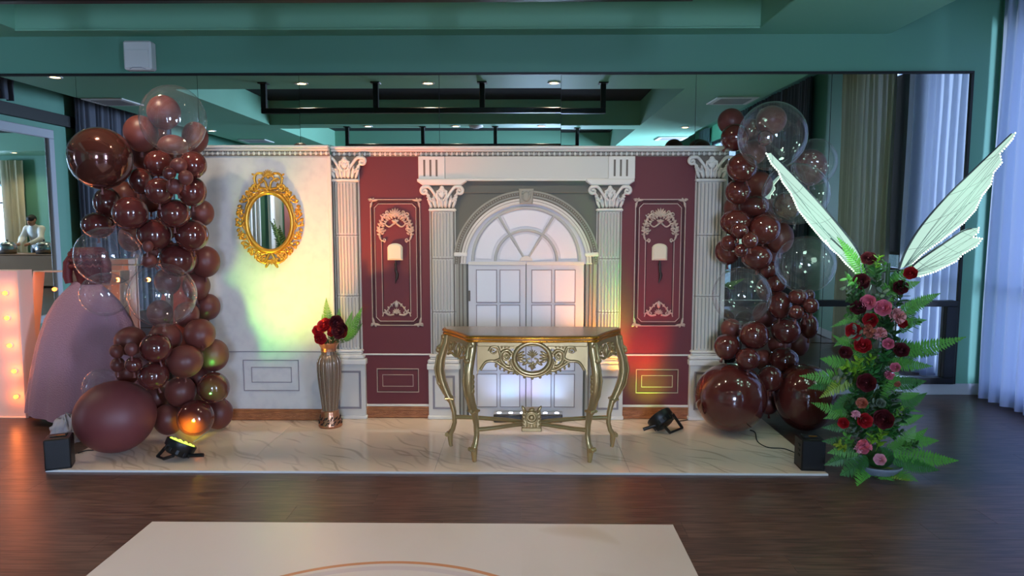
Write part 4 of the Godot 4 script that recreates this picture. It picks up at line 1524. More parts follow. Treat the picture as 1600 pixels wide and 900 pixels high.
	slab("block_foot", Vector3(-0.066, -0.006, -0.06), Vector3(0.066, 0.022, 0.062), M.champagne, bl, 0.005)
	var bc := Shape.new()
	bc.xf = at(Vector3(0, 0, 0.057))
	var cr := []
	for k in 21:
		cr.append(Vector3(cos(TAU * k / 20) * 0.036, 0.088 + sin(TAU * k / 20) * 0.036, 0.004))
	bc.tube(cr, 0.008, 8)
	bc.ball(Vector3(0, 0.088, 0.006), Vector3(0.02, 0.02, 0.012), 10)
	for sd in [-1.0, 1.0]:
		bc.leaf(Vector2(sd * 0.035, 0.115), PI / 2 - sd * 0.5, 0.06, 0.022, 0.01)
		for k in 4:
			bc.leaf(Vector2(sd * (0.044), 0.10 - 0.022 * k), PI / 2 - sd * (1.0 + 0.3 * k), 0.022, 0.016, 0.008)
		for k in 2:
			bc.leaf(Vector2(sd * (0.012 + 0.018 * k), 0.018), PI / 2, 0.04, 0.014, 0.008)
	bc.leaf(Vector2(0, 0.12), PI / 2, 0.035, 0.04, 0.012)
	obj("block_carving", bc, M.champagne, bl)


# ---------------------------------------------------------------- vase and bouquet
func vase() -> void:
	var p := px(516, 665, -5.12)
	var o := thing("floor_vase", "tall ribbed brown mosaic floor vase with copper neck and pierced copper foot", "vase", Vector3(p.x, STAGE, -5.13))
	var base := Shape.new()
	base.lathe([Vector2(0.0, 0.0), Vector2(0.084, 0.0), Vector2(0.088, 0.008), Vector2(0.087, 0.02), Vector2(0.078, 0.05), Vector2(0.068, 0.085), Vector2(0.064, 0.105), Vector2(0.066, 0.115), Vector2(0.060, 0.124), Vector2(0.05, 0.126)], 32)
	obj("foot", base, M.copper, o)
	var sc := Shape.new()
	for k in 12:
		var a := TAU * k / 12
		for q in 2:
			var y := 0.034 + q * 0.032
			var r := 0.083 - q * 0.0095
			var face := Basis(Vector3(-sin(a + q * 0.26), 0, cos(a + q * 0.26)) * -1.0, Vector3.UP, Vector3(cos(a + q * 0.26), 0, sin(a + q * 0.26)))
			sc.xf = Transform3D(face, Vector3(cos(a + q * 0.26) * r, y, sin(a + q * 0.26) * r))
			sc.curl(Vector2(0, 0), 0.011, 0.003, 0.0 if k % 2 else PI, (0.0 if k % 2 else PI) + TAU * 0.8, 0.004, 0.002, 0.001)
			sc.leaf(Vector2(0.006, 0.004), 0.8, 0.02, 0.009, 0.003)
			sc.leaf(Vector2(-0.006, -0.004), 3.6, 0.018, 0.008, 0.003)
	obj("pierced_scrolls", sc, M.copper_dark, o, Transform3D(), true)
	var body := Shape.new()
	var prof := []
	for e in [[0.122, 0.056], [0.15, 0.059], [0.22, 0.068], [0.30, 0.078], [0.37, 0.085], [0.43, 0.089], [0.48, 0.088], [0.51, 0.081], [0.53, 0.068], [0.54, 0.058], [0.55, 0.053], [0.565, 0.054], [0.572, 0.052]]:
		prof.append(Vector2(e[1], e[0]))
	body.lathe(prof, 84, 14, 0.05)
	obj("body", body, M.vase_mosaic, o)
	for k in 14:
		var a := TAU * (k) / 14
		var pts := []
		for e in prof.slice(0, 9):
			pts.append(Vector3(cos(a) * e.x * 0.978, e.y, sin(a) * e.x * 0.978))
		var s := Shape.new()
		s.tube(pts, 0.0035, 6)
		obj("rib", s, M.vase_rib, o)
	var neck := Shape.new()
	neck.lathe([Vector2(0.056, 0.57), Vector2(0.058, 0.58), Vector2(0.056, 0.59), Vector2(0.06, 0.60), Vector2(0.068, 0.615), Vector2(0.077, 0.63), Vector2(0.079, 0.634), Vector2(0.075, 0.635), Vector2(0.06, 0.61), Vector2(0.05, 0.57), Vector2(0.0, 0.56)], 32)
	obj("neck", neck, M.copper, o)
	# bouquet
	var q := thing("rose_bouquet", "bouquet of red roses and fern fronds standing in the ribbed vase", "bouquet", Vector3(p.x, 0, -5.13))
	var z := -5.06
	for e in [[508, 509, 10.5, "rose_red", 0], [497, 517, 7.5, "rose_red", 1], [500, 529, 8.5, "rose_red", 2], [525, 504, 9.5, "rose_wine", 1], [532, 516, 11.5, "rose_wine", 0], [518, 519, 6, "rose_red", 2]]:
		rose(q, px(e[0], e[1], z + rng.randf_range(-0.02, 0.03)) - q.position, e[2] / 172.0, e[3], e[4])
	for e in [[512, 520, 511, 469, "fern", 0.05], [505, 522, 500, 492, "fern", 0.0], [524, 520, 528, 482, "fern", -0.03], [535, 530, 568, 482, "fern", 0.04], [532, 526, 552, 487, "fern", -0.02], [538, 534, 562, 505, "fern_dark", 0.02]]:
		frond(q, px(e[0], e[1], -5.13) - q.position, px(e[2], e[3], -5.13 + e[5]) - q.position, e[4], 0.38)
	for e in [[520, 530], [512, 534], [527, 533], [505, 536], [535, 534], [518, 526]]:
		sprig(q, px(e[0], 537, -5.12) - q.position, px(e[0], e[1] - 4, -5.08) - q.position, "leaf_dark", 5)
	var st := Shape.new()
	for k in 7:
		st.tube([Vector3(cos(k * 0.9) * 0.02, 0.588, sin(k * 0.9) * 0.02), Vector3(cos(k * 0.9) * 0.05, 0.70, sin(k * 0.9) * 0.05)], 0.003, 5)
	obj("stems", st, M.leaf_dark, q)


# ---------------------------------------------------------------- flowers and leaves, shared meshes
func rose_mesh(kind: int) -> Shape:
	var s := Shape.new()
	var r := RandomNumberGenerator.new()
	r.seed = 90 + kind
	# cupped petals in rings round a tight heart, opening towards +z
	for ringk in 4:
		var cnt: int = [3, 4, 5, 6][ringk]
		for k in cnt:
			var a0 := TAU * k / cnt + ringk * 0.7 + r.randf_range(-0.1, 0.1)
			var rad: float = [0.22, 0.42, 0.66, 0.92][ringk]
			var high: float = [0.62, 0.58, 0.46, 0.24][ringk] + r.randf_range(-0.04, 0.04)
			var wide := TAU / cnt * 0.72
			var rows := []
			for j in 5:
				var v2 := j / 4.0
				var row := PackedVector3Array()
				for i2 in 7:
					var u := i2 / 6.0 * 2.0 - 1.0
					var open := rad * (0.35 + 0.65 * pow(v2, 0.7)) * (1.0 - 0.12 * u * u)
					var lip := 0.08 * maxf(0.0, v2 - 0.7) * (ringk + 1) * (1.0 - u * u)
					var a := a0 + u * wide * (0.45 + 0.55 * sin(minf(v2 * 1.3, 1.0) * PI * 0.5))
					row.append(Vector3(cos(a) * (open + lip), sin(a) * (open + lip), -0.45 + (high + 0.45) * v2 * (1.0 - 0.10 * u * u) - lip * 0.4))
				rows.append(row)
			s.grid(rows, false, -1.0)
	s.ball(Vector3(0, 0, 0.1), Vector3(0.2, 0.2, 0.45), 8)
	s.ball(Vector3(0, 0, -0.3), Vector3(0.42, 0.42, 0.3), 8)
	return s


func ruffle_mesh() -> Shape:
	var s := Shape.new()
	var r := RandomNumberGenerator.new()
	r.seed = 5
	for k in 26:
		var d := Vector3(r.randf_range(-1, 1), r.randf_range(-1, 1), r.randf_range(-0.2, 1)).normalized()
		var b := aim(Vector3.ZERO, d) * Basis(Vector3.BACK, r.randf() * TAU)
		var rows := []
		for j in 4:
			var row := PackedVector3Array()
			for i2 in 7:
				var u := i2 / 6.0 * 2.0 - 1.0
				var v2 := j / 3.0
				row.append(b * Vector3(u * 0.42 * (0.3 + v2 * 0.7), 0.10 * sin(u * 9.0 + k) * v2, -0.25 - 0.68 * v2 * (1.0 - 0.15 * u * u)))
			rows.append(row)
		s.grid(rows, false, 1.0)
	s.ball(Vector3.ZERO, Vector3.ONE * 0.45, 8)
	return s


func rose(parent: Node, p: Vector3, r: float, color: String, kind := 0, face = null) -> MeshInstance3D:
	var key := "%s_%d" % [color, kind]
	if not meshes.has(key):
		meshes[key] = (ruffle_mesh() if kind == 9 else rose_mesh(kind)).mesh(M[color])
	var d: Vector3 = face if face != null else (EYE - p - (parent as Node3D).position).normalized() * 0.7 + Vector3(rng.randf_range(-0.5, 0.5), rng.randf_range(0.0, 0.7), 0.2)
	var b := aim(d, Vector3.ZERO) * Basis(Vector3.BACK, rng.randf() * TAU)
	return hang(meshes[key], "carnation" if kind == 9 else "rose", parent, Transform3D(b.scaled_local(Vector3.ONE * r), p))


# sword fern frond: a bent midrib with toothed leaflets in pairs, one metre long along +y, facing +z
func frond_mesh(kind: int, wide: float) -> Shape:
	var s := Shape.new()
	var pairs := 22
	var spine := []
	for k in pairs + 1:
		var f := float(k) / pairs
		spine.append(Vector3(0.05 * sin(f * 2.5 + kind), f, -0.16 * f * f * (1.0 if kind != 1 else -0.3)))
	s.tube(spine, 0.007, 5)
	for k in range(1, pairs + 1):
		var f := float(k) / pairs
		var long := wide * (sin(pow(f, 0.62) * PI) * 0.92 + 0.06) * 0.5
		for sd in [-1.0, 1.0]:
			var p: Vector3 = spine[k]
			var d := Vector3(sd * 1.0, 0.42, -0.18 + 0.14 * sin(k * 2.3 + kind)).normalized()
			var q := Vector3(-sd * 0.35, 1.0, 0.0).normalized()
			var w := 0.80 / pairs
			var tip := p + d * long
			var m := p + d * long * 0.55
			var up := Vector3(0, 0, 0.016)
			s.flat([p - q * w * 0.35, m - q * w * 0.62, m + up, p + up * 0.5], Vector3(sd * 0.15, -0.5, 1).normalized())
			s.flat([p + up * 0.5, m + up, m + q * w * 0.55, p + q * w * 0.5], Vector3(sd * 0.15, 0.5, 1).normalized())
			s.flat([m - q * w * 0.62, tip, m + up], Vector3(sd * 0.15, -0.5, 1).normalized())
			s.flat([m + up, tip, m + q * w * 0.55], Vector3(sd * 0.15, 0.5, 1).normalized())
	return s


func frond(parent: Node, from: Vector3, to: Vector3, color: String, wide := 0.3, face = null) -> MeshInstance3D:
	var kind := rng.randi() % 3
	var key := "frond_%s_%d_%d" % [color, kind, int(wide * 100)]
	if not meshes.has(key):
		meshes[key] = frond_mesh(kind, wide).mesh(M[color])
	var y := to - from
	var zz: Vector3 = face if face != null else Vector3(rng.randf_range(-0.3, 0.3), 0.5, 1.0)
	var x := y.cross(zz).normalized()
	var b := Basis(x * y.length(), y, x.cross(y.normalized()) * y.length())
	return hang(meshes[key], "fern_frond", parent, Transform3D(b, from))


# a sprig of small oval leaves along a stem
func sprig(parent: Node, from: Vector3, to: Vector3, color: String, leaves := 6) -> MeshInstance3D:
	var key := "sprig_%s_%d" % [color, leaves]
	if not meshes.has(key):
		var s := Shape.new()
		s.tube([Vector3.ZERO, Vector3(0.03, 0.5, 0.02), Vector3(0, 1, 0)], 0.012, 5)
		for k in leaves * 2:
			var f := 0.25 + 0.75 * k / (leaves * 2.0)
			var a := k * 2.4
			var d := Vector3(cos(a), 0.5, sin(a)).normalized()
			s.ball(Vector3(0, f, 0) + d * 0.16, Vector3(0.17, 0.012, 0.085), 8, Basis(d, d.cross(Vector3(-d.z, 0, d.x)).normalized(), Vector3(-d.z, 0, d.x).normalized()))
		meshes[key] = s.mesh(M[color])
	var y := to - from
	var x := y.cross(Vector3(0.3, 0.2, 1)).normalized()
	return hang(meshes[key], "leaf_sprig", parent, Transform3D(Basis(x * y.length(), y, x.cross(y.normalized()) * y.length()), from))


# ---------------------------------------------------------------- stage lights
func par_can(o: Node3D, face: Basis, lensm: Material) -> void:
	# axis along the local +y of face: a short drum with a ring of lenses on top, a forked stand below
	var t := Transform3D(face, Vector3.ZERO)
	var s := Shape.new()
	s.lathe([Vector2(0.0, -0.055), Vector2(0.06, -0.055), Vector2(0.075, -0.045), Vector2(0.08, -0.02), Vector2(0.095, -0.012), Vector2(0.098, 0.03), Vector2(0.093, 0.034), Vector2(0.09, 0.026), Vector2(0.0, 0.026)], 28)
	obj("housing", s, M.black_satin, o, t)
	var f := Shape.new()
	for k in 10:
		f.box(Vector3(cos(TAU * k / 10) * 0.082, -0.025, sin(TAU * k / 10) * 0.082), Vector3(0.006, 0.04, 0.02), 0.002, Basis(Vector3.UP, -TAU * k / 10))
	obj("cooling_fins", f, M.black, o, t)
	for k in 19:
		var p := Vector3.ZERO
		if k > 0 and k < 7:
			p = Vector3(cos(TAU * k / 6), 0, sin(TAU * k / 6)) * 0.036
		elif k >= 7:
			p = Vector3(cos(TAU * k / 12), 0, sin(TAU * k / 12)) * 0.071
		var l := Shape.new()
		l.ball(Vector3.ZERO, Vector3(0.013, 0.009, 0.013), 8)
		obj("led_lens", l, lensm, o, t * at(p + Vector3(0, 0.029, 0)))


func stage_lights() -> void:
	# the one before the oval mirror's side
	var a := thing("par_light", "black round LED stage light with green lenses, at the foot of the orange-lit balloon", "stage light", px(281, 698, -4.40))
	var ax := Vector3(0.36, 0.86, -0.36).normalized()
	par_can(a, Basis(ax.cross(Vector3.BACK).normalized(), ax, ax.cross(Vector3.BACK).normalized().cross(ax)), M.par_green)
	var fa := Shape.new()
	var p0 := px(246, 711, -4.40) - a.position
	var p1 := px(256, 722, -4.36) - a.position
	p0.y = STAGE + 0.012 - a.position.y
	p1.y = STAGE + 0.01 - a.position.y
	fa.tube([Vector3(-0.085, -0.0, 0.02), p0], 0.011, 6)
	fa.tube([p0, p1], 0.009, 6)
	fa.tube([p1, Vector3(0.0, -0.03, 0.09)], 0.011, 6)
	obj("stand_bracket", fa, M.black_satin, a)
	var ha := Shape.new()
	ha.tube([Vector3(0.075, -0.045, 0.04), px(318, 711, -4.36) - a.position], 0.013, 6)
	obj("rear_bracket", ha, M.black_satin, a)
	var from := a.position + ax * 0.06
	spot(from + Vector3(0.04, 0.0, 0.03), px(430, 450, -5.28), Color(0.42, 1.0, 0.42), PAR * 0.085, 27.0, 1.0, 0.05)
	spot(from + Vector3(0.06, 0.01, 0.02), px(520, 360, -5.28), Color(1.0, 0.80, 0.36), PAR * 0.165, 32.0, 1.0, 0.05)
	spot(from + Vector3(0.07, 0.0, -0.01), px(575, 300, -5.36), Color(1.0, 0.34, 0.16), PAR * 0.45, 18.0, 1.0, 0.05)
	spot(from + Vector3(0.0, 0.02, 0.01), px(302, 662, -4.80), Color(0.95, 0.9, 0.22), PAR * 0.14, 17.0, 1.0, 0.05)
	# the one below the red bay
	var b := thing("par_light", "black LED stage light seen from behind, on forked feet before the wine-red bay", "stage light", px(1033, 655, -5.02))
	var bx := Vector3(-0.50, 0.66, -0.56).normalized()
	par_can(b, Basis(bx.cross(Vector3.BACK).normalized(), bx, bx.cross(Vector3.BACK).normalized().cross(bx)), M.par_warm)
	var fb := Shape.new()
	var q0 := px(1047, 681, -4.96) - b.position
	var q1 := px(1066, 669, -5.08) - b.position
	q0.y = STAGE + 0.01 - b.position.y
	q1.y = STAGE + 0.01 - b.position.y
	fb.tube([Vector3(0.0, -0.02, 0.095), q0], 0.011, 6)
	fb.tube([q0, q1], 0.009, 6)
	fb.tube([q1, Vector3(0.09, 0.03, -0.03)], 0.011, 6)
	obj("stand_bracket", fb, M.black_satin, b)
	var hb := Shape.new()
	hb.tube([Vector3(-0.05, -0.03, 0.05), px(1005, 671, -4.97) - b.position], 0.013, 6)
	obj("rear_bracket", hb, M.black_satin, b)
	from = b.position + bx * 0.06
	spot(from, px(998, 520, -5.36), Color(1.0, 0.12, 0.05), PAR * 0.06, 30.0, 1.0, 0.05)
	spot(from + Vector3(0.02, 0, 0), px(1015, 596, -5.36), Color(0.85, 1.0, 0.12), PAR * 0.011, 38.0, 1.0, 0.05)
	spot(from + Vector3(0, 0.02, 0), px(958, 455, -5.36), Color(0.25, 1.0, 0.35), PAR * 0.16, 12.0, 1.0, 0.05)
	spot(from + Vector3(-0.02, 0, 0), px(935, 500, -5.36), Color(1.0, 0.60, 0.15), PAR * 0.20, 18.0, 1.0, 0.05)
	spot(from + Vector3(-0.02, 0.01, 0), px(880, 460, -5.36), Color(1.0, 0.62, 0.35), PAR * 0.10, 15.0, 1.0, 0.05)
	# the flat bar under the table
	var p := px(825, 655, -5.26)
	var c := thing("light_bar", "black LED light bar with white lenses on the stage, seen under the table", "stage light", Vector3(p.x, STAGE, -5.265))
	slab("bar_case", Vector3(-0.262, 0, -0.04), Vector3(0.262, 0.062, 0.035), M.black_satin, c, 0.006)
	slab("top_cover", Vector3(-0.262, 0.0625, -0.036), Vector3(0.262, 0.066, 0.03), M.grey_white, c, 0.001)
	for k in 6:
		var l := Shape.new()
		l.ball(Vector3.ZERO, Vector3(0.018, 0.008, 0.016), 10)
		var x := -0.22 + 0.088 * k
		obj("led_lens", l, M.bar_white, c, at(Vector3(x, 0.067, 0.004)))
		var col: Color = [Color(0.78, 0.80, 1.0), Color(0.55, 0.88, 1.0), Color(0.80, 0.72, 1.0), Color(0.85, 0.76, 1.0), Color(0.55, 0.78, 1.0), Color(0.74, 0.84, 1.0)][k]
		spot(c.position + Vector3(x, 0.082, 0.012), Vector3(c.position.x + x * 1.5, 1.7, -5.36), col, PAR * 0.003, 52.0, 1.0, 0.03)
	slab("rating_plate", Vector3(-0.098, 0.006, 0.0352), Vector3(-0.062, 0.026, 0.0362), M.white, c)
	var kb := Shape.new()
	kb.ball(Vector3(0.22, 0.018, 0.036), Vector3(0.008, 0.008, 0.005), 8)
	kb.ball(Vector3(0.105, 0.012, 0.036), Vector3(0.008, 0.008, 0.005), 8)
	obj("knob", kb, M.white, c)


const PAR := 14.5


# ---------------------------------------------------------------- glowing letters and the gown
func letter(o: Node3D, outline: Array, z: float, deep: float, bulbs: Array) -> void:
	var poly := PackedVector2Array()
	for e in outline:
		var p := px(e[0], e[1], z)
		poly.append(Vector2(p.x - o.position.x, maxf(p.y, 0.004)))
	var s := Shape.new()
	s.prism(poly, deep, 0.006)
	obj("letter_body", s, M.marquee, o, at(Vector3(0, 0, z - deep - o.position.z)))
	var r := Shape.new()
	r.bead(Array(poly), 0.012, 0.03)
	obj("raised_edge", r, M.marquee, o, at(Vector3(0, 0, z - o.position.z - 0.004)))
	for e in bulbs:
		var p := px(e[0], e[1], z + 0.02)
		var b := holder("bulb", o, at(p - o.position))
		var g := Shape.new()
		g.ball(Vector3.ZERO, Vector3(0.017, 0.017, 0.02), 10)
		obj("bulb_glass", g, M.warm_bulb, b)
		var k := Shape.new()
		k.xf = Transform3D(Basis(Vector3.RIGHT, PI / 2), Vector3(0, 0, -0.022))
		k.lathe([Vector2(0.0, 0.0), Vector2(0.016, 0.0), Vector2(0.018, 0.006), Vector2(0.014, 0.012), Vector2(0.0, 0.012)], 12)
		obj("socket", k, M.white, b)
		bulb_light(p + Vector3(0, 0, 0.03), Color(1.0, 0.50, 0.22), BULB, 0.02)


const BULB := 0.016


func marquee() -> void:
	var a := thing("marquee_letter", "tall white block letter with warm round bulbs down its leg, at the picture's edge", "letter sign", Vector3(px(-10, 650, -5.36).x, 0, -5.36), "lit block letters")
	letter(a, [[-95, 656], [44, 655], [30, 423], [-80, 423]], -5.36, 0.14, [[8, 458], [11, 497], [15, 540], [22, 580], [25, 620], [-60, 458], [-62, 520], [-64, 590]])
	var b := thing("marquee_letter", "white block letter with warm bulbs, half hidden behind the pink gown", "letter sign", Vector3(px(100, 650, -5.76).x, 0, -5.76), "lit block letters")
	letter(b, [[46, 645], [190, 645], [190, 424], [55, 424], [45, 546], [118, 546], [112, 575], [38, 592], [48, 612], [92, 634]], -5.76, 0.12, [[85, 452], [78, 491], [140, 452], [165, 500]])


func gown() -> void:
	var p := px(147, 655, -5.30)
	var o := thing("ball_gown", "dusky pink glittered ball gown with red pleated bodice on a stand behind the clear bubbles", "gown", Vector3(p.x, 0, -5.30))
	var s := Shape.new()
	var rows := []
	var prof := [[0.06, 0.50], [0.20, 0.485], [0.40, 0.445], [0.60, 0.395], [0.80, 0.32], [0.93, 0.24], [1.01, 0.165], [1.06, 0.11], [1.08, 0.09]]
	for e in prof:
		var row := PackedVector3Array()
		for k in 96:
			var a := TAU * k / 96
			var f: float = (1.08 - e[0])
			var r: float = e[1] * (1.0 + 0.035 * f * sin(a * 11 + 0.6) + 0.02 * f * sin(a * 23 + e[0] * 2))
			row.append(Vector3(cos(a) * r, e[0] + (0.02 * sin(a * 3) if e[0] < 0.15 else 0.0), sin(a) * r * 0.5))
		rows.append(row)
	s.grid(rows, true, 1.0)
	obj("skirt", s, M.gown_pink, o)
	var bd := Shape.new()
	bd.xf = Transform3D(Basis.from_scale(Vector3(1, 1, 0.7)), Vector3(0.03, 0, 0))
	bd.lathe([Vector2(0.085, 1.06), Vector2(0.095, 1.12), Vector2(0.12, 1.2), Vector2(0.135, 1.27), Vector2(0.12, 1.33), Vector2(0.10, 1.34), Vector2(0.0, 1.33)], 40, 20, 0.05)
	obj("bodice", bd, M.bodice_red, o)
	for k in 3:
		var r := Shape.new()
		var pts := []
		for q in 61:
			var a := TAU * q / 60
			pts.append(Vector3(0.03 + cos(a) * 0.13, 1.20 + k * 0.045 + 0.008 * sin(a * 22), sin(a) * 0.094))
		r.tube(pts, 0.014, 6)
		obj("ruffle", r, M.bodice_red, o)
	for sd in [-1.0, 1.0]:
		var sl := Shape.new()
		sl.tube([Vector3(sd * 0.11, 1.29, 0), Vector3(sd * 0.145, 1.22, 0.02), Vector3(sd * 0.15, 1.12, 0.03), Vector3(sd * 0.14, 1.07, 0.03)], [0.03, 0.036, 0.033, 0.026], 10)
		obj("sleeve", sl, M.bodice_red, o, at(Vector3(0.03, 0, 0)))
	var st := Shape.new()
	st.tube([Vector3(0, 0.02, 0), Vector3(0, 1.1, 0)], 0.014, 8)
	st.lathe([Vector2(0, 0), Vector2(0.15, 0), Vector2(0.15, 0.012), Vector2(0.02, 0.03), Vector2(0.0, 0.03)], 20)
	obj("dress_stand", st, M.black_satin, o)
	# loose tulle on the floor
	var q := px(108, 690, -4.80)
	var t := thing("tulle_heap", "crumpled white tulle lying on the floor behind the black box and giant balloon", "fabric", Vector3(q.x, 0, -4.78))
	var ts := Shape.new()
	var f := noise(3.5, 12, 3)
	rows = []
	for j in 13:
		var row := PackedVector3Array()
		for k in 40:
			var a := TAU * k / 40
			var h := j / 12.0
			var r := 0.095 * sqrt(maxf(0.0, 1.0 - h * h * h)) + 0.004
			r *= 1.0 + 0.5 * f.get_noise_3d(cos(a), h * 3.0, sin(a))
			row.append(Vector3(cos(a) * r, 0.004 + h * 0.16 * (1.0 + 0.5 * f.get_noise_2d(cos(a) * 1.5, sin(a) * 1.5)), sin(a) * r * 0.9))
		rows.append(row)
	ts.grid(rows, true, 1.0)
	obj("cloth", ts, M.tulle, t)


# ---------------------------------------------------------------- balloons
func balloon(label: String, x: float, y: float, z: float, r: float, ry: float, kind: String, group: String) -> void:
	var clear := kind == "c"
	var o := thing("bubble_balloon" if clear else "balloon", label, "balloon", Vector3(x, y, z), group)
	var key := "ball_" + kind
	if not meshes.has(key):
		var s := Shape.new()
		# a touch fuller at the crown than at the neck
		var prof := []
		var cnt := 28 if r > 0.15 or clear else 22
		for k in cnt + 1:
			var a := PI * k / cnt - PI / 2
			var sx := cos(a) * (1.0 + (0.0 if clear else 0.03 * sin(a)))
			prof.append(Vector2(sx, sin(a)))
		s.lathe(prof, 40)
		meshes[key] = s.mesh({"m": M.maroon, "g": M.maroon_gloss, "c": M.clear_film, "x": M.brown_chrome, "t": M.maroon_giant}[kind])
		var n := Shape.new()
		n.tube([Vector3(0, 0.02, 0), Vector3(0, -0.01, 0), Vector3(0, -0.018, 0), Vector3(0, -0.032, 0)], [0.014, 0.006, 0.008, 0.012], 10)
		meshes["knot_" + kind] = n.mesh(M.clear_film if clear else M.maroon)
	# each turned its own way, knot towards the middle of the column
	var tilt := Basis.from_euler(Vector3(rng.randf_range(-0.9, 0.3), rng.randf() * TAU, 0.0))
	if absf(r - ry) > 0.006 or r > 0.19:
		tilt = Basis(Vector3.UP, rng.randf() * TAU)
	var size := Vector3(r, ry, r)
	hang(meshes[key], "skin", o, Transform3D(tilt.scaled_local(size), Vector3.ZERO))
	var down := tilt * Vector3(0, -ry, 0)
	if absf(tilt.y.y) < 0.999 or y - ry > 0.12:
		hang(meshes["knot_" + kind], "knot", o, Transform3D(tilt, down))
	if clear:
		var seam := Shape.new()
		var pts := []
		for k in 49:
			pts.append(Vector3(cos(TAU * k / 48) * r * 1.001, sin(TAU * k / 48) * ry * 1.001, 0))
		seam.tube(pts, 0.0011, 5)
		obj("seam", seam, M.clear_film, o, Transform3D(Basis(Vector3.UP, rng.randf_range(0.6, 2.4)) * Basis(Vector3.RIGHT, rng.randf_range(-0.4, 0.4)), Vector3.ZERO))


func balloons() -> void:
	balloon("maroon balloon seen through the top clear bubble of the mirror-side column", -2.375, 2.256, -4.731, 0.104, 0.113, "m", "balloons of the mirror-side column")
	balloon("large clear bubble balloon topping the mirror-side column", -2.161, 2.165, -4.419, 0.194, 0.212, "c", "balloons of the mirror-side column")
	balloon("huge shiny chrome brown balloon sticking out at upper gown-side of the mirror-side column", -2.717, 1.942, -4.564, 0.190, 0.198, "x", "balloons of the mirror-side column")
	balloon("maroon balloon half hidden between the chrome brown balloon and the top clear bubble", -2.566, 2.125, -4.786, 0.108, 0.123, "m", "balloons of the mirror-side column")
	balloon("dark maroon balloon in the gap under the one beside the chrome brown balloon", -2.654, 2.010, -4.970, 0.101, 0.110, "m", "balloons of the mirror-side column")
	balloon("maroon balloon peeking out between the top clear bubble and backdrop edge", -2.256, 2.113, -4.911, 0.086, 0.108, "m", "balloons of the mirror-side column")
	balloon("maroon balloon seen through the lower edge of the top clear bubble", -2.329, 2.035, -4.738, 0.094, 0.078, "m", "balloons of the mirror-side column")
	balloon("glossy maroon balloon upper gown-side in the four with minis under the top bubble", -2.362, 1.913, -4.606, 0.087, 0.085, "g", "balloons of the mirror-side column")
	balloon("glossy maroon balloon upper panel-side in the four with minis under the top bubble", -2.118, 1.901, -4.567, 0.084, 0.088, "g", "balloons of the mirror-side column")
	balloon("glossy maroon balloon lower gown-side in the four with minis under the top bubble", -2.319, 1.731, -4.514, 0.085, 0.084, "g", "balloons of the mirror-side column")
	balloon("glossy maroon balloon lower panel-side in the four with minis under the top bubble", -2.155, 1.731, -4.618, 0.089, 0.098, "g", "balloons of the mirror-side column")
	balloon("mini maroon balloon topmost in the cluster under the top clear bubble", -2.145, 1.885, -4.430, 0.051, 0.049, "m", "balloons of the mirror-side column")
	balloon("smallest mini maroon balloon, gown side in the cluster under the top clear bubble", -2.172, 1.833, -4.357, 0.040, 0.042, "g", "balloons of the mirror-side column")
	balloon("mini maroon balloon, panel side in the cluster under the top clear bubble", -2.091, 1.808, -4.399, 0.044, 0.047, "m", "balloons of the mirror-side column")
	balloon("mini maroon balloon lowest in the cluster under the top clear bubble", -2.176, 1.756, -4.423, 0.048, 0.049, "m", "balloons of the mirror-side column")
	balloon("glossy maroon balloon tucked behind the gown-side pair under the top bubble", -2.587, 1.809, -4.787, 0.074, 0.089, "g", "balloons of the mirror-side column")
	balloon("dark maroon balloon directly under the chrome brown balloon", -2.881, 1.665, -4.893, 0.090, 0.104, "g", "balloons of the mirror-side column")
	balloon("round glossy brown balloon standing out just below the chrome brown balloon", -2.544, 1.591, -4.563, 0.107, 0.110, "g", "balloons of the mirror-side column")
	balloon("glossy dark balloon resting on top of the gown-side clear bubble", -2.872, 1.511, -4.752, 0.102, 0.088, "g", "balloons of the mirror-side column")
	balloon("glossy maroon balloon just under the four with minis", -2.290, 1.588, -4.634, 0.104, 0.095, "g", "balloons of the mirror-side column")
	balloon("matte maroon balloon against the white panel below the four with minis", -2.247, 1.595, -4.950, 0.079, 0.092, "m", "balloons of the mirror-side column")
	balloon("pearly maroon balloon with a long streak of light, mid mirror-side column", -2.469, 1.447, -4.711, 0.109, 0.105, "g", "balloons of the mirror-side column")
	balloon("big pearly maroon balloon on the panel side of the streaked one, mid mirror-side column", -2.240, 1.442, -4.766, 0.108, 0.111, "g", "balloons of the mirror-side column")
	balloon("tiny maroon balloon on the panel side of the gown-side clear bubble", -2.449, 1.375, -4.585, 0.034, 0.039, "m", "balloons of the mirror-side column")
	balloon("small maroon balloon under the tiny one beside the gown-side clear bubble", -2.477, 1.279, -4.644, 0.050, 0.052, "m", "balloons of the mirror-side column")
	balloon("large clear bubble balloon on the gown side of the mirror-side column at mid height", -2.625, 1.319, -4.434, 0.195, 0.187, "c", "balloons of the mirror-side column")
	balloon("glossy maroon balloon just above and behind the front clear bubble", -2.374, 1.273, -4.828, 0.126, 0.117, "g", "balloons of the mirror-side column")
	balloon("matte maroon balloon against the white panel level with the oval mirror's bottom", -2.271, 1.248, -5.021, 0.101, 0.113, "m", "balloons of the mirror-side column")
	balloon("clear bubble balloon hanging under the gown-side one, before the pink gown", -2.804, 1.048, -4.678, 0.156, 0.147, "c", "balloons of the mirror-side column")
	balloon("big clear bubble balloon at the front centre of the mirror-side column", -2.293, 1.070, -4.440, 0.204, 0.204, "c", "balloons of the mirror-side column")
	balloon("small tan maroon balloon peeking out on the panel side of the front clear bubble", -2.358, 1.070, -5.052, 0.095, 0.104, "m", "balloons of the mirror-side column")
	balloon("matte maroon balloon beyond the front clear bubble, against the white panel", -2.323, 0.906, -5.143, 0.088, 0.099, "m", "balloons of the mirror-side column")
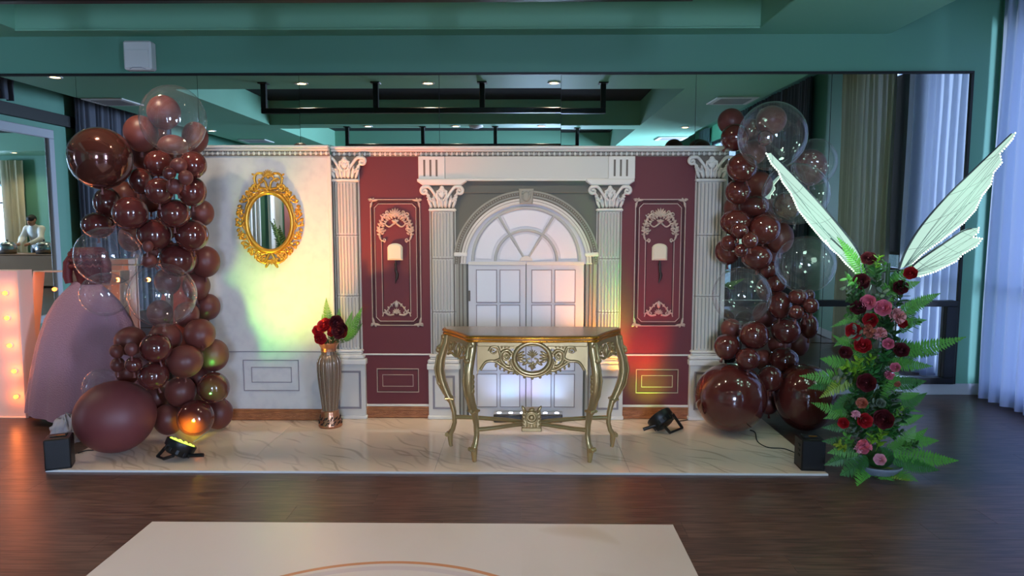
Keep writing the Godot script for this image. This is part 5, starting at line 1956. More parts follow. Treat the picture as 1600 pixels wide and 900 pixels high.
	balloon("maroon balloon half hidden behind the lower panel-side rim of the front clear bubble", -2.371, 0.878, -4.914, 0.084, 0.092, "m", "balloons of the mirror-side column")
	balloon("dusty maroon balloon at the panel-side edge of the column above the wainscot line", -2.239, 0.756, -4.815, 0.105, 0.109, "m", "balloons of the mirror-side column")
	balloon("maroon balloon under the bottom of the front clear bubble", -2.465, 0.730, -4.780, 0.109, 0.108, "m", "balloons of the mirror-side column")
	balloon("maroon balloon above the lower gown-side cluster of minis, before the gown", -2.707, 0.712, -4.780, 0.103, 0.099, "m", "balloons of the mirror-side column")
	balloon("shiny maroon balloon with a star of highlights on the panel side of the lower minis", -2.394, 0.713, -4.520, 0.099, 0.096, "g", "balloons of the mirror-side column")
	balloon("mini maroon balloon at the upper gown-side of the lower cluster before the gown", -2.677, 0.682, -4.559, 0.043, 0.048, "m", "balloons of the mirror-side column")
	balloon("mini pinkish balloon at the upper panel-side of the lower cluster before the gown", -2.504, 0.722, -4.425, 0.038, 0.046, "m", "balloons of the mirror-side column")
	balloon("mini maroon balloon at the lower gown-side of the lower cluster before the gown", -2.695, 0.584, -4.593, 0.045, 0.050, "m", "balloons of the mirror-side column")
	balloon("mini shiny maroon balloon at the lower panel-side of the lower cluster before the gown", -2.511, 0.614, -4.454, 0.052, 0.052, "g", "balloons of the mirror-side column")
	balloon("dark maroon balloon behind the lower minis, above the giant balloon", -2.736, 0.491, -4.779, 0.079, 0.082, "m", "balloons of the mirror-side column")
	balloon("shiny maroon balloon directly above the giant balloon's panel-side shoulder", -2.429, 0.523, -4.540, 0.096, 0.091, "g", "balloons of the mirror-side column")
	balloon("round maroon balloon in the middle of the lower mirror-side column", -2.279, 0.594, -4.666, 0.116, 0.111, "m", "balloons of the mirror-side column")
	balloon("maroon balloon at the panel-side edge of the column over the wainscot line", -2.209, 0.580, -4.955, 0.103, 0.117, "m", "balloons of the mirror-side column")
	balloon("shiny maroon balloon catching a green glow at the lower panel-side edge", -2.177, 0.365, -4.860, 0.108, 0.111, "g", "balloons of the mirror-side column")
	balloon("maroon balloon hidden behind the green lit one, lower mirror-side column", -2.330, 0.406, -5.000, 0.082, 0.085, "m", "balloons of the mirror-side column")
	balloon("maroon balloon on the gown side of the green lit one, lower mirror-side column", -2.401, 0.343, -4.832, 0.103, 0.108, "m", "balloons of the mirror-side column")
	balloon("dark maroon balloon in the shade behind the giant balloon", -2.626, 0.279, -4.918, 0.083, 0.094, "m", "balloons of the mirror-side column")
	balloon("maroon balloon glowing orange and yellow just above the green stage light", -2.268, 0.173, -4.760, 0.124, 0.127, "g", "balloons of the mirror-side column")
	balloon("lowest maroon balloon at the panel-side foot of the mirror-side column", -2.223, 0.134, -5.020, 0.103, 0.115, "m", "balloons of the mirror-side column")
	balloon("dark maroon balloon at the foot between the giant and the orange lit balloons", -2.495, 0.144, -4.834, 0.103, 0.111, "m", "balloons of the mirror-side column")
	balloon("giant matte maroon balloon on the stage floor at the mirror-side column's foot", -2.687, 0.251, -4.520, 0.247, 0.236, "t", "balloons of the mirror-side column")
	balloon("clear bubble balloon half hidden behind the giant maroon balloon, before the gown", -2.932, 0.388, -4.789, 0.123, 0.134, "c", "balloons of the mirror-side column")
	balloon("dark maroon balloon deep in the core of the mirror-side column", -2.674, 1.701, -5.074, 0.087, 0.099, "m", "core balloons of the mirror-side column")
	balloon("dark maroon balloon deep in the core of the mirror-side column", -2.872, 1.725, -5.098, 0.086, 0.099, "m", "core balloons of the mirror-side column")
	balloon("dark maroon balloon deep in the core of the mirror-side column", -2.554, 1.509, -5.065, 0.088, 0.099, "m", "core balloons of the mirror-side column")
	balloon("dark maroon balloon deep in the core of the mirror-side column", -2.835, 1.416, -5.086, 0.087, 0.100, "m", "core balloons of the mirror-side column")
	balloon("dark maroon balloon deep in the core of the mirror-side column", -2.617, 1.322, -5.107, 0.089, 0.100, "m", "core balloons of the mirror-side column")
	balloon("dark maroon balloon deep in the core of the mirror-side column", -2.584, 1.099, -5.086, 0.089, 0.100, "m", "core balloons of the mirror-side column")
	balloon("dark maroon balloon deep in the core of the mirror-side column", -2.652, 0.863, -5.086, 0.089, 0.101, "m", "core balloons of the mirror-side column")
	balloon("dark maroon balloon deep in the core of the mirror-side column", -2.745, 1.925, -5.140, 0.088, 0.100, "m", "core balloons of the mirror-side column")
	balloon("dark maroon balloon deep in the core of the mirror-side column", -2.638, 2.180, -5.094, 0.087, 0.098, "m", "core balloons of the mirror-side column")
	balloon("dark maroon balloon topmost in the wing-side column, above the backdrop corner", 1.516, 2.256, -5.217, 0.093, 0.095, "m", "balloons of the wing-side column")
	balloon("dark glossy maroon balloon second from top of the wing-side column", 1.505, 2.126, -5.075, 0.097, 0.097, "g", "balloons of the wing-side column")
	balloon("maroon balloon seen through the top clear bubble of the wing-side column", 1.781, 2.255, -5.145, 0.105, 0.103, "m", "balloons of the wing-side column")
	balloon("small maroon balloon seen through the middle of the topmost clear bubble", 1.716, 2.121, -5.075, 0.057, 0.055, "g", "balloons of the wing-side column")
	balloon("large clear bubble balloon topping the wing-side column behind the wing tip", 1.613, 2.084, -4.631, 0.216, 0.219, "c", "balloons of the wing-side column")
	balloon("maroon balloon seen inside the outermost clear bubble by the grey curtain", 2.149, 1.936, -5.358, 0.127, 0.137, "m", "balloons of the wing-side column")
	balloon("clear purplish bubble balloon at the top curtain side, by the grey curtain", 2.070, 1.955, -5.066, 0.150, 0.163, "c", "balloons of the wing-side column")
	balloon("glossy maroon balloon beside the wing-side column's capital", 1.505, 1.902, -4.885, 0.102, 0.098, "g", "balloons of the wing-side column")
	balloon("dark maroon balloon in the gap behind the second clear bubble", 1.738, 1.802, -5.229, 0.095, 0.100, "m", "balloons of the wing-side column")
	balloon("glossy maroon balloon beside the top of the wing-side column's fluted shaft", 1.510, 1.741, -4.980, 0.087, 0.089, "g", "balloons of the wing-side column")
	balloon("maroon balloon seen inside the clear bubble that the wing crosses", 1.917, 1.647, -5.144, 0.101, 0.104, "g", "balloons of the wing-side column")
	balloon("clear bubble balloon second on the wing-side column, crossed by the wing", 1.827, 1.720, -4.761, 0.215, 0.205, "c", "balloons of the wing-side column")
	balloon("glossy maroon balloon above the upper four with minis, wing-side column", 1.651, 1.641, -5.060, 0.110, 0.084, "g", "balloons of the wing-side column")
	balloon("glossy maroon balloon upper pillar-side in the wing-side column's four with minis", 1.499, 1.528, -4.979, 0.105, 0.092, "g", "balloons of the wing-side column")
	balloon("glossy maroon balloon upper curtain-side in the wing-side column's four with minis", 1.683, 1.484, -4.913, 0.103, 0.104, "g", "balloons of the wing-side column")
	balloon("matte tan maroon balloon behind the wing-side column's four with minis", 1.891, 1.415, -5.186, 0.094, 0.115, "m", "balloons of the wing-side column")
	balloon("glossy maroon balloon lower pillar-side in the wing-side column's four with minis", 1.477, 1.322, -5.069, 0.090, 0.096, "g", "balloons of the wing-side column")
	balloon("glossy maroon balloon lower curtain-side in the wing-side column's four with minis", 1.653, 1.286, -4.974, 0.105, 0.092, "g", "balloons of the wing-side column")
	balloon("mini maroon balloon topmost in the wing-side column's upper cluster", 1.466, 1.473, -4.772, 0.059, 0.055, "g", "balloons of the wing-side column")
	balloon("mini maroon balloon at curtain side in the wing-side column's upper cluster", 1.510, 1.411, -4.688, 0.053, 0.054, "g", "balloons of the wing-side column")
	balloon("mini maroon balloon at pillar side in the wing-side column's upper cluster", 1.415, 1.389, -4.833, 0.056, 0.056, "g", "balloons of the wing-side column")
	balloon("mini maroon balloon lowest in the wing-side column's upper cluster", 1.475, 1.342, -4.753, 0.046, 0.046, "g", "balloons of the wing-side column")
	balloon("clear bubble balloon with mirrored wings on the curtain side of the wing-side column", 1.921, 1.248, -4.791, 0.197, 0.193, "c", "balloons of the wing-side column")
	balloon("clear bubble balloon overlapping the wing-side column's fluted shaft", 1.514, 1.028, -4.838, 0.198, 0.198, "c", "balloons of the wing-side column")
	balloon("dark glossy balloon in the gap on the pillar side of the curtain-side clear bubble", 1.815, 1.184, -5.200, 0.068, 0.072, "g", "balloons of the wing-side column")
	balloon("glossy balloon with a bright wing glint below the gap one, wing-side column", 1.842, 1.089, -5.097, 0.071, 0.066, "g", "balloons of the wing-side column")
	balloon("glossy maroon balloon just on the curtain side of the shaft bubble", 1.843, 0.940, -5.019, 0.085, 0.098, "g", "balloons of the wing-side column")
	balloon("small glossy balloon upper pillar-side in the lower curtain-side cluster near the black bar", 1.929, 1.010, -4.908, 0.064, 0.057, "g", "balloons of the wing-side column")
	balloon("smallest back balloon in the lower curtain-side cluster near the black bar", 2.058, 1.007, -5.042, 0.041, 0.047, "g", "balloons of the wing-side column")
	balloon("small glossy balloon outermost in the lower curtain-side cluster, touching the black bar", 1.983, 0.961, -4.818, 0.052, 0.054, "g", "balloons of the wing-side column")
	balloon("mini glossy balloon lower pillar-side in the lower curtain-side cluster near the black bar", 1.879, 0.918, -4.804, 0.050, 0.049, "g", "balloons of the wing-side column")
	balloon("tiny maroon balloon between the lower curtain-side cluster and the oval one beneath", 1.959, 0.885, -4.855, 0.023, 0.025, "g", "balloons of the wing-side column")
	balloon("oval dusky balloon below the lower curtain-side cluster", 2.096, 0.774, -5.111, 0.064, 0.090, "g", "balloons of the wing-side column")
	balloon("glossy maroon balloon on the pillar side of the oval dusky one", 1.908, 0.752, -5.054, 0.104, 0.097, "g", "balloons of the wing-side column")
	balloon("dark maroon balloon in the shade beneath the wing-side column's waist", 2.013, 0.581, -5.453, 0.086, 0.087, "m", "balloons of the wing-side column")
	balloon("glossy maroon balloon under the shaft bubble, wing-side column", 1.655, 0.729, -4.979, 0.102, 0.102, "g", "balloons of the wing-side column")
	balloon("matte maroon balloon peeking between the shaft bubble and the plinth", 1.560, 0.739, -5.212, 0.075, 0.078, "m", "balloons of the wing-side column")
	balloon("glossy maroon balloon in front of the outer plinth's cap", 1.475, 0.639, -5.015, 0.090, 0.094, "g", "balloons of the wing-side column")
	balloon("smaller glossy balloon above the big one on the stage, wing-side column", 1.590, 0.575, -4.894, 0.083, 0.076, "g", "balloons of the wing-side column")
	balloon("dark maroon balloon in the gap behind the smaller glossy one, wing-side column", 1.885, 0.461, -5.442, 0.072, 0.082, "m", "balloons of the wing-side column")
	balloon("glossy maroon balloon on the curtain side of the gap above the pair of big balloons", 1.992, 0.486, -5.296, 0.107, 0.102, "g", "balloons of the wing-side column")
	balloon("glossy maroon balloon hanging between the two big balloons", 1.804, 0.402, -5.041, 0.087, 0.095, "g", "balloons of the wing-side column")
	balloon("dark maroon balloon low between the two big balloons", 1.901, 0.145, -5.343, 0.086, 0.091, "m", "balloons of the wing-side column")
	balloon("big glossy maroon balloon on the stage at the wing-side column's foot", 1.517, 0.267, -5.020, 0.252, 0.251, "g", "balloons of the wing-side column")
	balloon("big dark shiny balloon on the floor behind the flower tower", 2.076, 0.254, -5.080, 0.217, 0.244, "g", "balloons of the wing-side column")
	balloon("dark maroon balloon deep in the core of the wing-side column", 1.739, 2.051, -5.372, 0.088, 0.093, "m", "core balloons of the wing-side column")
	balloon("dark maroon balloon deep in the core of the wing-side column", 1.734, 2.218, -5.460, 0.090, 0.094, "m", "core balloons of the wing-side column")
	balloon("dark maroon balloon deep in the core of the wing-side column", 1.573, 1.634, -5.221, 0.087, 0.091, "m", "core balloons of the wing-side column")
	balloon("dark maroon balloon deep in the core of the wing-side column", 1.843, 1.285, -5.346, 0.089, 0.094, "m", "core balloons of the wing-side column")
	balloon("dark maroon balloon deep in the core of the wing-side column", 1.896, 1.016, -5.416, 0.090, 0.095, "m", "core balloons of the wing-side column")
	balloon("dark maroon balloon deep in the core of the wing-side column", 1.878, 0.817, -5.416, 0.091, 0.096, "m", "core balloons of the wing-side column")
	balloon("dark maroon balloon deep in the core of the wing-side column", 2.179, 0.567, -5.533, 0.091, 0.098, "m", "core balloons of the wing-side column")
	balloon("dark maroon balloon deep in the core of the wing-side column", 1.706, 1.526, -5.411, 0.090, 0.095, "m", "core balloons of the wing-side column")
	balloon("dark maroon balloon deep in the core of the wing-side column", 1.899, 1.613, -5.416, 0.089, 0.094, "m", "core balloons of the wing-side column")
	balloon("dark maroon balloon deep in the core of the wing-side column", 1.813, 1.392, -5.501, 0.091, 0.096, "m", "core balloons of the wing-side column")


# ---------------------------------------------------------------- the flower tower with wings
func flower_tower() -> void:
	var z := -4.24
	var p := px(1370, 738, z)
	var o := thing("flower_tower", "tall arrangement of red and pink roses with fern fronds, standing on the dark floor", "flowers", Vector3(p.x, 0, z))
	var org := o.position
	var A := func(x: float, y: float, dz := 0.0) -> Vector3: return px(x, y, z + dz) - org
	var bowl := Shape.new()
	bowl.lathe([Vector2(0.0, 0.0), Vector2(0.09, 0.0), Vector2(0.11, 0.012), Vector2(0.138, 0.045), Vector2(0.142, 0.06), Vector2(0.136, 0.062), Vector2(0.11, 0.045), Vector2(0.0, 0.04)], 36)
	obj("bowl", bowl, M.bowl_white, o)
	var pole := Shape.new()
	pole.tube([Vector3(0, 0.04, 0), Vector3(0.0, 0.6, 0), Vector3(0.005, 1.29, 0)], 0.012, 8)
	pole.ball(Vector3(0.0, 0.1, 0), Vector3(0.09, 0.07, 0.09), 12)
	pole.ball(Vector3(0.0, 0.45, 0), Vector3(0.05, 0.08, 0.05), 10)
	pole.ball(Vector3(0.0, 0.95, 0), Vector3(0.05, 0.09, 0.05), 10)
	obj("stand", pole, M.leaf_dark, o)
	var keep := EYE
	# roses: x, y, radius in pixels, colour, kind, nearer by
	for e in [[1357, 404, 11, "rose_wine", 0, 0.05], [1346, 440, 12.5, "rose_wine", 1, 0.07], [1423, 427, 10, "rose_red", 2, 0.06], [1407, 449, 11, "rose_wine", 0, 0.08], [1357, 472, 11.5, "rose_pink", 1, 0.12], [1380, 481, 12.5, "rose_pink", 0, 0.13],
		[1341, 480, 12, "rose_wine", 2, 0.10], [1402, 494, 13, "rose_pale", 9, 0.13], [1360, 500, 11, "rose_red", 0, 0.12], [1411, 506, 7, "rose_red", 1, 0.10], [1358, 517, 11.5, "rose_peach", 9, 0.13], [1374, 522, 11.5, "rose_pale", 9, 0.14],
		[1334, 517, 12, "rose_red", 2, 0.10], [1348, 540, 12.5, "rose_red", 0, 0.13], [1388, 537, 8.5, "rose_pink", 1, 0.12], [1321, 551, 10, "rose_wine", 0, 0.10], [1408, 547, 11.5, "rose_wine", 1, 0.12], [1399, 574, 7.5, "rose_pink", 0, 0.12],
		[1390, 586, 8, "rose_pink", 9, 0.12], [1354, 598, 14, "rose_wine", 0, 0.15], [1347, 630, 8.5, "rose_peach", 2, 0.14], [1376, 630, 7.5, "sage", 1, 0.13], [1381, 655, 15, "rose_wine", 0, 0.17], [1351, 657, 11.5, "rose_red", 1, 0.15],
		[1318, 661, 8.5, "rose_red", 2, 0.12], [1337, 648, 7.5, "rose_blush", 9, 0.14], [1351, 698, 12, "rose_pink", 9, 0.17], [1341, 702, 7, "rose_blush", 9, 0.16], [1375, 718, 9, "rose_blush", 0, 0.19], [1402, 600, 5, "rose_peach", 1, 0.10]]:
		var r := rose(o, A.call(e[0], e[1], e[5]), e[2] / 252.0, e[3], e[4], (EYE - px(e[0], e[1], z)).normalized() + Vector3(rng.randf_range(-0.35, 0.35), rng.randf_range(-0.1, 0.5), 0.1))
		r.name = r.name
	# fronds: from, to, colour, width, towards the camera
	for e in [[1372, 440, 1352, 392, "fern_dark", 0.4, 0.0], [1395, 450, 1440, 436, "fern", 0.34, 0.02], [1345, 520, 1306, 540, "fern", 0.34, 0.05], [1400, 570, 1446, 540, "fern_dark", 0.36, 0.04], [1398, 620, 1438, 612, "fern", 0.36, 0.06],
		[1340, 640, 1290, 650, "fern", 0.34, 0.05], [1345, 620, 1296, 640, "fern_dark", 0.4, 0.04], [1400, 660, 1446, 650, "fern", 0.34, 0.05], [1400, 690, 1470, 690, "fern", 0.36, 0.08], [1345, 705, 1300, 708, "fern", 0.4, 0.10], [1360, 725, 1310, 742, "fern_dark", 0.4, 0.16], [1390, 730, 1430, 748, "fern", 0.4, 0.2],
		[1360, 735, 1352, 768, "fern_dark", 0.5, 0.2], [1372, 500, 1400, 520, "fern_dark", 0.6, 0.08], [1350, 560, 1380, 545, "leaf_dark", 0.6, 0.06], [1375, 690, 1345, 668, "fern_dark", 0.6, 0.08], [1372, 575, 1350, 545, "fern_dark", 0.6, 0.06], [1385, 700, 1410, 690, "fern", 0.6, 0.12], [1355, 712, 1345, 735, "fern_dark", 0.6, 0.14], [1395, 722, 1385, 700, "fern_dark", 0.6, 0.14],
		[1352, 440, 1312, 372, "fern", 0.26, 0.02], [1368, 478, 1430, 416, "fern", 0.34, 0.04], [1398, 488, 1473, 460, "fern", 0.30, 0.08], [1400, 505, 1450, 500, "fern", 0.34, 0.06], [1400, 545, 1507, 530, "fern", 0.26, 0.10], [1390, 530, 1462, 556, "fern_dark", 0.40, 0.05],
		[1385, 560, 1455, 574, "fern", 0.34, 0.09], [1385, 600, 1447, 592, "fern_dark", 0.5, 0.10], [1380, 628, 1442, 640, "fern", 0.16, 0.08], [1350, 494, 1300, 506, "fern", 0.22, 0.04], [1350, 566, 1299, 522, "fern", 0.20, 0.06], [1342, 580, 1280, 560, "fern", 0.36, 0.08],
		[1342, 586, 1286, 614, "fern_yellow", 0.32, 0.14], [1340, 596, 1258, 580, "fern", 0.30, 0.06], [1340, 600, 1262, 606, "fern_dark", 0.34, 0.02], [1330, 660, 1277, 631, "fern", 0.30, 0.10], [1380, 628, 1406, 584, "fern", 0.50, 0.16], [1395, 706, 1428, 668, "fern", 0.44, 0.12],
		[1392, 708, 1500, 714, "fern", 0.30, 0.14], [1392, 704, 1451, 669, "fern", 0.30, 0.06], [1388, 716, 1468, 730, "fern_dark", 0.36, 0.16], [1378, 726, 1452, 776, "fern_yellow", 0.32, 0.24], [1378, 728, 1398, 774, "fern", 0.44, 0.26], [1366, 738, 1336, 764, "fern", 0.50, 0.24],
		[1345, 700, 1292, 690, "fern_dark", 0.34, 0.08], [1345, 716, 1286, 726, "fern_dark", 0.30, 0.10], [1340, 670, 1290, 664, "fern_dark", 0.34, 0.06], [1350, 480, 1320, 424, "leaf_dark", 0.32, 0.02], [1378, 470, 1400, 420, "fern_dark", 0.4, 0.0], [1375, 640, 1330, 600, "leaf_dark", 0.4, 0.02],
		[1360, 560, 1330, 610, "fern_dark", 0.4, 0.05], [1395, 640, 1450, 612, "fern_dark", 0.34, 0.04], [1405, 520, 1440, 470, "fern_dark", 0.34, 0.03], [1365, 690, 1400, 640, "fern_dark", 0.5, 0.08], [1360, 620, 1335, 560, "leaf_dark", 0.5, 0.0], [1370, 590, 1410, 540, "leaf_dark", 0.5, 0.0]]:
		frond(o, A.call(e[0], e[1], 0.03), A.call(e[2], e[3], e[6]), e[4], minf(e[5] * 1.3, 0.56))
	# leafy sprigs filling the middle
	for e in [[1366, 425, 1374, 398, "lime", 5], [1374, 430, 1384, 408, "fern", 4], [1348, 452, 1322, 434, "fern", 4], [1345, 460, 1318, 446, "sage", 5], [1345, 590, 1340, 560, "lime", 6], [1358, 580, 1362, 556, "lime", 6], [1342, 588, 1318, 570, "lime", 5],
		[1368, 706, 1378, 672, "lime", 6], [1360, 700, 1362, 676, "lime", 5], [1390, 690, 1398, 666, "fern", 5], [1325, 706, 1308, 692, "fern_yellow", 5], [1338, 690, 1330, 668, "sage", 6], [1332, 700, 1322, 680, "fern", 6], [1408, 520, 1440, 500, "fern", 4], [1395, 655, 1412, 636, "lime", 4],
		[1375, 520, 1380, 500, "leaf_dark", 5], [1365, 550, 1350, 500, "leaf_dark", 6], [1385, 570, 1395, 530, "leaf_dark", 6], [1370, 610, 1378, 570, "leaf_dark", 7], [1360, 650, 1350, 610, "leaf_dark", 7], [1380, 680, 1392, 620, "leaf_dark", 7], [1350, 700, 1330, 650, "leaf_dark", 7], [1370, 460, 1366, 420, "leaf_dark", 6],
		[1385, 610, 1360, 570, "fern_dark", 7], [1375, 690, 1350, 640, "fern_dark", 7], [1355, 500, 1330, 470, "leaf_dark", 6], [1390, 500, 1410, 460, "leaf_dark", 6], [1390, 640, 1402, 610, "sage", 5], [1372, 600, 1382, 576, "sage", 5]]:
		sprig(o, A.call(e[0], e[1], 0.06), A.call(e[2], e[3], 0.10), e[4], e[5])
	for k in 46:
		var v := k / 45.0
		var y := lerpf(455, 712, v)
		var half := lerpf(20, 46, pow(v, 0.7))
		var x := lerpf(1374, 1368, v) + rng.randf_range(-half, half)
		var a := rng.randf_range(-1.0, 1.0) * 1.2 + (x - 1370) / half * 0.7
		sprig(o, A.call(x, y, 0.04), A.call(x + sin(a) * 30, y - cos(a) * 24, 0.05 + rng.randf() * 0.08), ["leaf_dark", "fern_dark", "leaf_dark", "fern", "sage"][k % 5], 5 + k % 3)
	for e in [[1345, 410, 1348, 478], [1362, 445, 1350, 478], [1395, 640, 1420, 637]]:
		var t := Shape.new()
		t.tube([A.call(e[0], e[1], 0.02), A.call(e[2], e[3], 0.06)], 0.003, 5)
		obj("wire_stem", t, M.steel, o)


func wings() -> void:
	var z := -4.30
	var root := px(1377, 412, z)
	var o := thing("fairy_wings", "pair of large glowing white fairy wings spread above the flower tower", "wings", Vector3(root.x, root.y, z))
	var org := o.position
	var A := func(x: float, y: float) -> Vector2:
		var p := px(x, y, z) - org
		return Vector2(p.x, p.y)
	# outlines: first the dark leading edge from root to tip, then the lit trailing edge back
	for w in [
		["fore_wing", [[1352, 420], [1338, 388], [1300, 340], [1255, 290], [1205, 239]], [[1197, 240], [1205, 256], [1216, 268], [1222, 284], [1236, 303], [1247, 328], [1264, 350], [1285, 375], [1303, 393], [1330, 410]], 0.0],
		["hind_wing", [[1352, 428], [1340, 412], [1318, 392], [1296, 372]], [[1289, 376], [1296, 388], [1308, 398], [1320, 412], [1338, 428]], 0.012],
		["fore_wing", [[1404, 420], [1416, 390], [1440, 352], [1480, 306], [1535, 252], [1580, 209]], [[1586, 208], [1582, 217], [1572, 229], [1562, 240], [1565, 254], [1552, 270], [1548, 288], [1534, 306], [1524, 328], [1506, 348], [1470, 376], [1440, 398], [1424, 414]], 0.0],
		["hind_wing", [[1416, 424], [1432, 408], [1470, 382], [1500, 362], [1516, 357]], [[1527, 356], [1526, 363], [1519, 370], [1532, 373], [1524, 384], [1502, 397], [1492, 408], [1460, 424], [1432, 433]], 0.012]]:
		var g := holder(w[0], o, at(Vector3(0, 0, w[3])))
		var lead := []
		for e in w[1]:
			lead.append(A.call(e[0], e[1]))
		var trail := []
		for e in w[2]:
			trail.append(A.call(e[0], e[1]))
		var s := Shape.new()
		s.prism(PackedVector2Array(lead + trail), 0.003, 0.0)
		obj("light_membrane", s, M.wing_light, g)
		var rb := Shape.new()
		rb.vine(lead, 0.008, 0.004, 0.002)
		obj("leading_rib", rb, M.wing_rib, g)
		var vn := Shape.new()
		var base: Vector2 = lead[0].lerp(trail[trail.size() - 1], 0.4)
		for k in range(0, trail.size() - 1):
			var tip: Vector2 = trail[k]
			var bend := (tip - base).orthogonal() * 0.04 * (1.0 if k % 2 else -0.6)
			vn.vine([base, base.lerp(tip, 0.35) + bend, base.lerp(tip, 0.7) + bend * 0.6, tip], 0.0016, 0.0008, 0.003, 4)
		for k in range(1, 5):
			var f := k / 5.0
			var a: Vector2 = lead[mini(int(f * lead.size()), lead.size() - 1)]
			var b: Vector2 = trail[mini(int((1.0 - f) * trail.size()), trail.size() - 1)]
			vn.vine([a, a.lerp(b, 0.5) + Vector2(0.01, -0.01), b], 0.0012, 0.0008, 0.003, 4)
		obj("vein", vn, M.wing_vein, g, Transform3D(), true)
		var led := Shape.new()
		for k in trail.size() - 1:
			var a: Vector2 = trail[k]
			var b: Vector2 = trail[k + 1]
			var cnt := maxi(2, int(a.distance_to(b) / 0.014))
			for q in cnt:
				var c := a.lerp(b, float(q) / cnt)
				led.ball(Vector3(c.x, c.y, 0.003), Vector3.ONE * 0.0048, 6)
		obj("led_string", led, M.wing_led, g, Transform3D(), true)
		var mid: Vector2 = (lead[lead.size() / 2] + trail[trail.size() / 2]) / 2
		bulb_light(org + Vector3(mid.x, mid.y, 0.16 + w[3]), Color(0.78, 0.97, 0.88), WING * (1.0 if w[0] == "fore_wing" else 0.5), 0.05)
		bulb_light(org + Vector3(mid.x, mid.y, -0.16 + w[3]), Color(0.78, 0.97, 0.88), WING * (1.0 if w[0] == "fore_wing" else 0.5), 0.05)
	var h := Shape.new()
	h.tube([Vector3(0.0, -0.32, 0.0), Vector3(0, 0.0, 0.0)], 0.008, 8)
	h.tube([Vector3(A.call(1352, 424).x, A.call(1352, 424).y, 0), Vector3(0, -0.05, 0.0), Vector3(A.call(1412, 422).x, A.call(1412, 422).y, 0)], 0.007, 8)
	obj("wing_holder", h, M.steel, o)


const WING := 0.05


# ---------------------------------------------------------------- boxes, cables
func small_things() -> void:
	for k in 2:
		var c := px([91, 1268][k], 738, [-4.22, -4.25][k])
		var o := thing("light_box", ["black cube light box at the stage corner before the gown and tulle", "black cube light box at the stage corner beside the flower tower"][k], "light box", Vector3(c.x, STAGE, [-4.245, -4.29][k]), "black cube boxes at the stage corners")
		o.rotation.y = [0.42, -0.05][k]
		var s := Shape.new()
		s.box(Vector3(0, 0.098, 0), Vector3(0.142, 0.19, 0.142), 0.007)
		obj("case", s, M.black_satin, o)
		slab("base_plate", Vector3(-0.07, 0, -0.07), Vector3(0.07, 0.006, 0.07), M.black, o, 0.001)
		var t := Shape.new()
		t.box(Vector3(0, 0.196, -0.01), Vector3(0.09, 0.008, 0.06), 0.003)
		obj("top_window", t, M.black, o)
		var g := Shape.new()
		g.box(Vector3(0.012, 0.201, 0.008), Vector3(0.05, 0.003, 0.02), 0.001)
		obj("top_label", g, M.gold_rim, o)
		var b := Shape.new()
		for q in 3:
			b.box(Vector3(-0.0725, 0.15 - q * 0.032, 0.02), Vector3(0.006, 0.014, 0.03), 0.002)
		obj("button", b, M.black, o)
	for e in [["black cable curving over the stage from the big balloon to the black box", [[1172, 672], [1180, 676], [1184, 690], [1200, 699], [1225, 701], [1246, 709]]],
		["black cable running from the forked stage light to behind the big balloon", [[1062, 658], [1078, 655], [1090, 650], [1104, 646]]],
		["black cable loop on the stage between the black box and giant balloon", [[122, 708], [134, 704], [148, 703], [160, 700]]],
		["thin pale cable from the green stage light towards the lowest balloon", [[303, 690], [314, 682], [324, 674]]]]:
		var pts := []
		for q in e[1]:
			var d := view * Vector3((q[0] - 800) / FOCAL, -(q[1] - 450) / FOCAL, -1)
			pts.append(EYE + d * ((STAGE + 0.004 - EYE.y) / d.y))
		var m: Vector3 = pts[0]
		var s := Shape.new()
		var fine := []
		for k in pts.size() - 1:
			for q in 5:
				fine.append(pts[k].cubic_interpolate(pts[k + 1], pts[maxi(k - 1, 0)], pts[mini(k + 2, pts.size() - 1)], q / 5.0) - m)
		fine.append(pts[pts.size() - 1] - m)
		s.tube(fine, 0.0035, 6)
		tag(obj("cable", s, M.black if not e[0].begins_with("thin") else M.grey_white, self, at(m)), e[0], "cable", "cables on the stage")


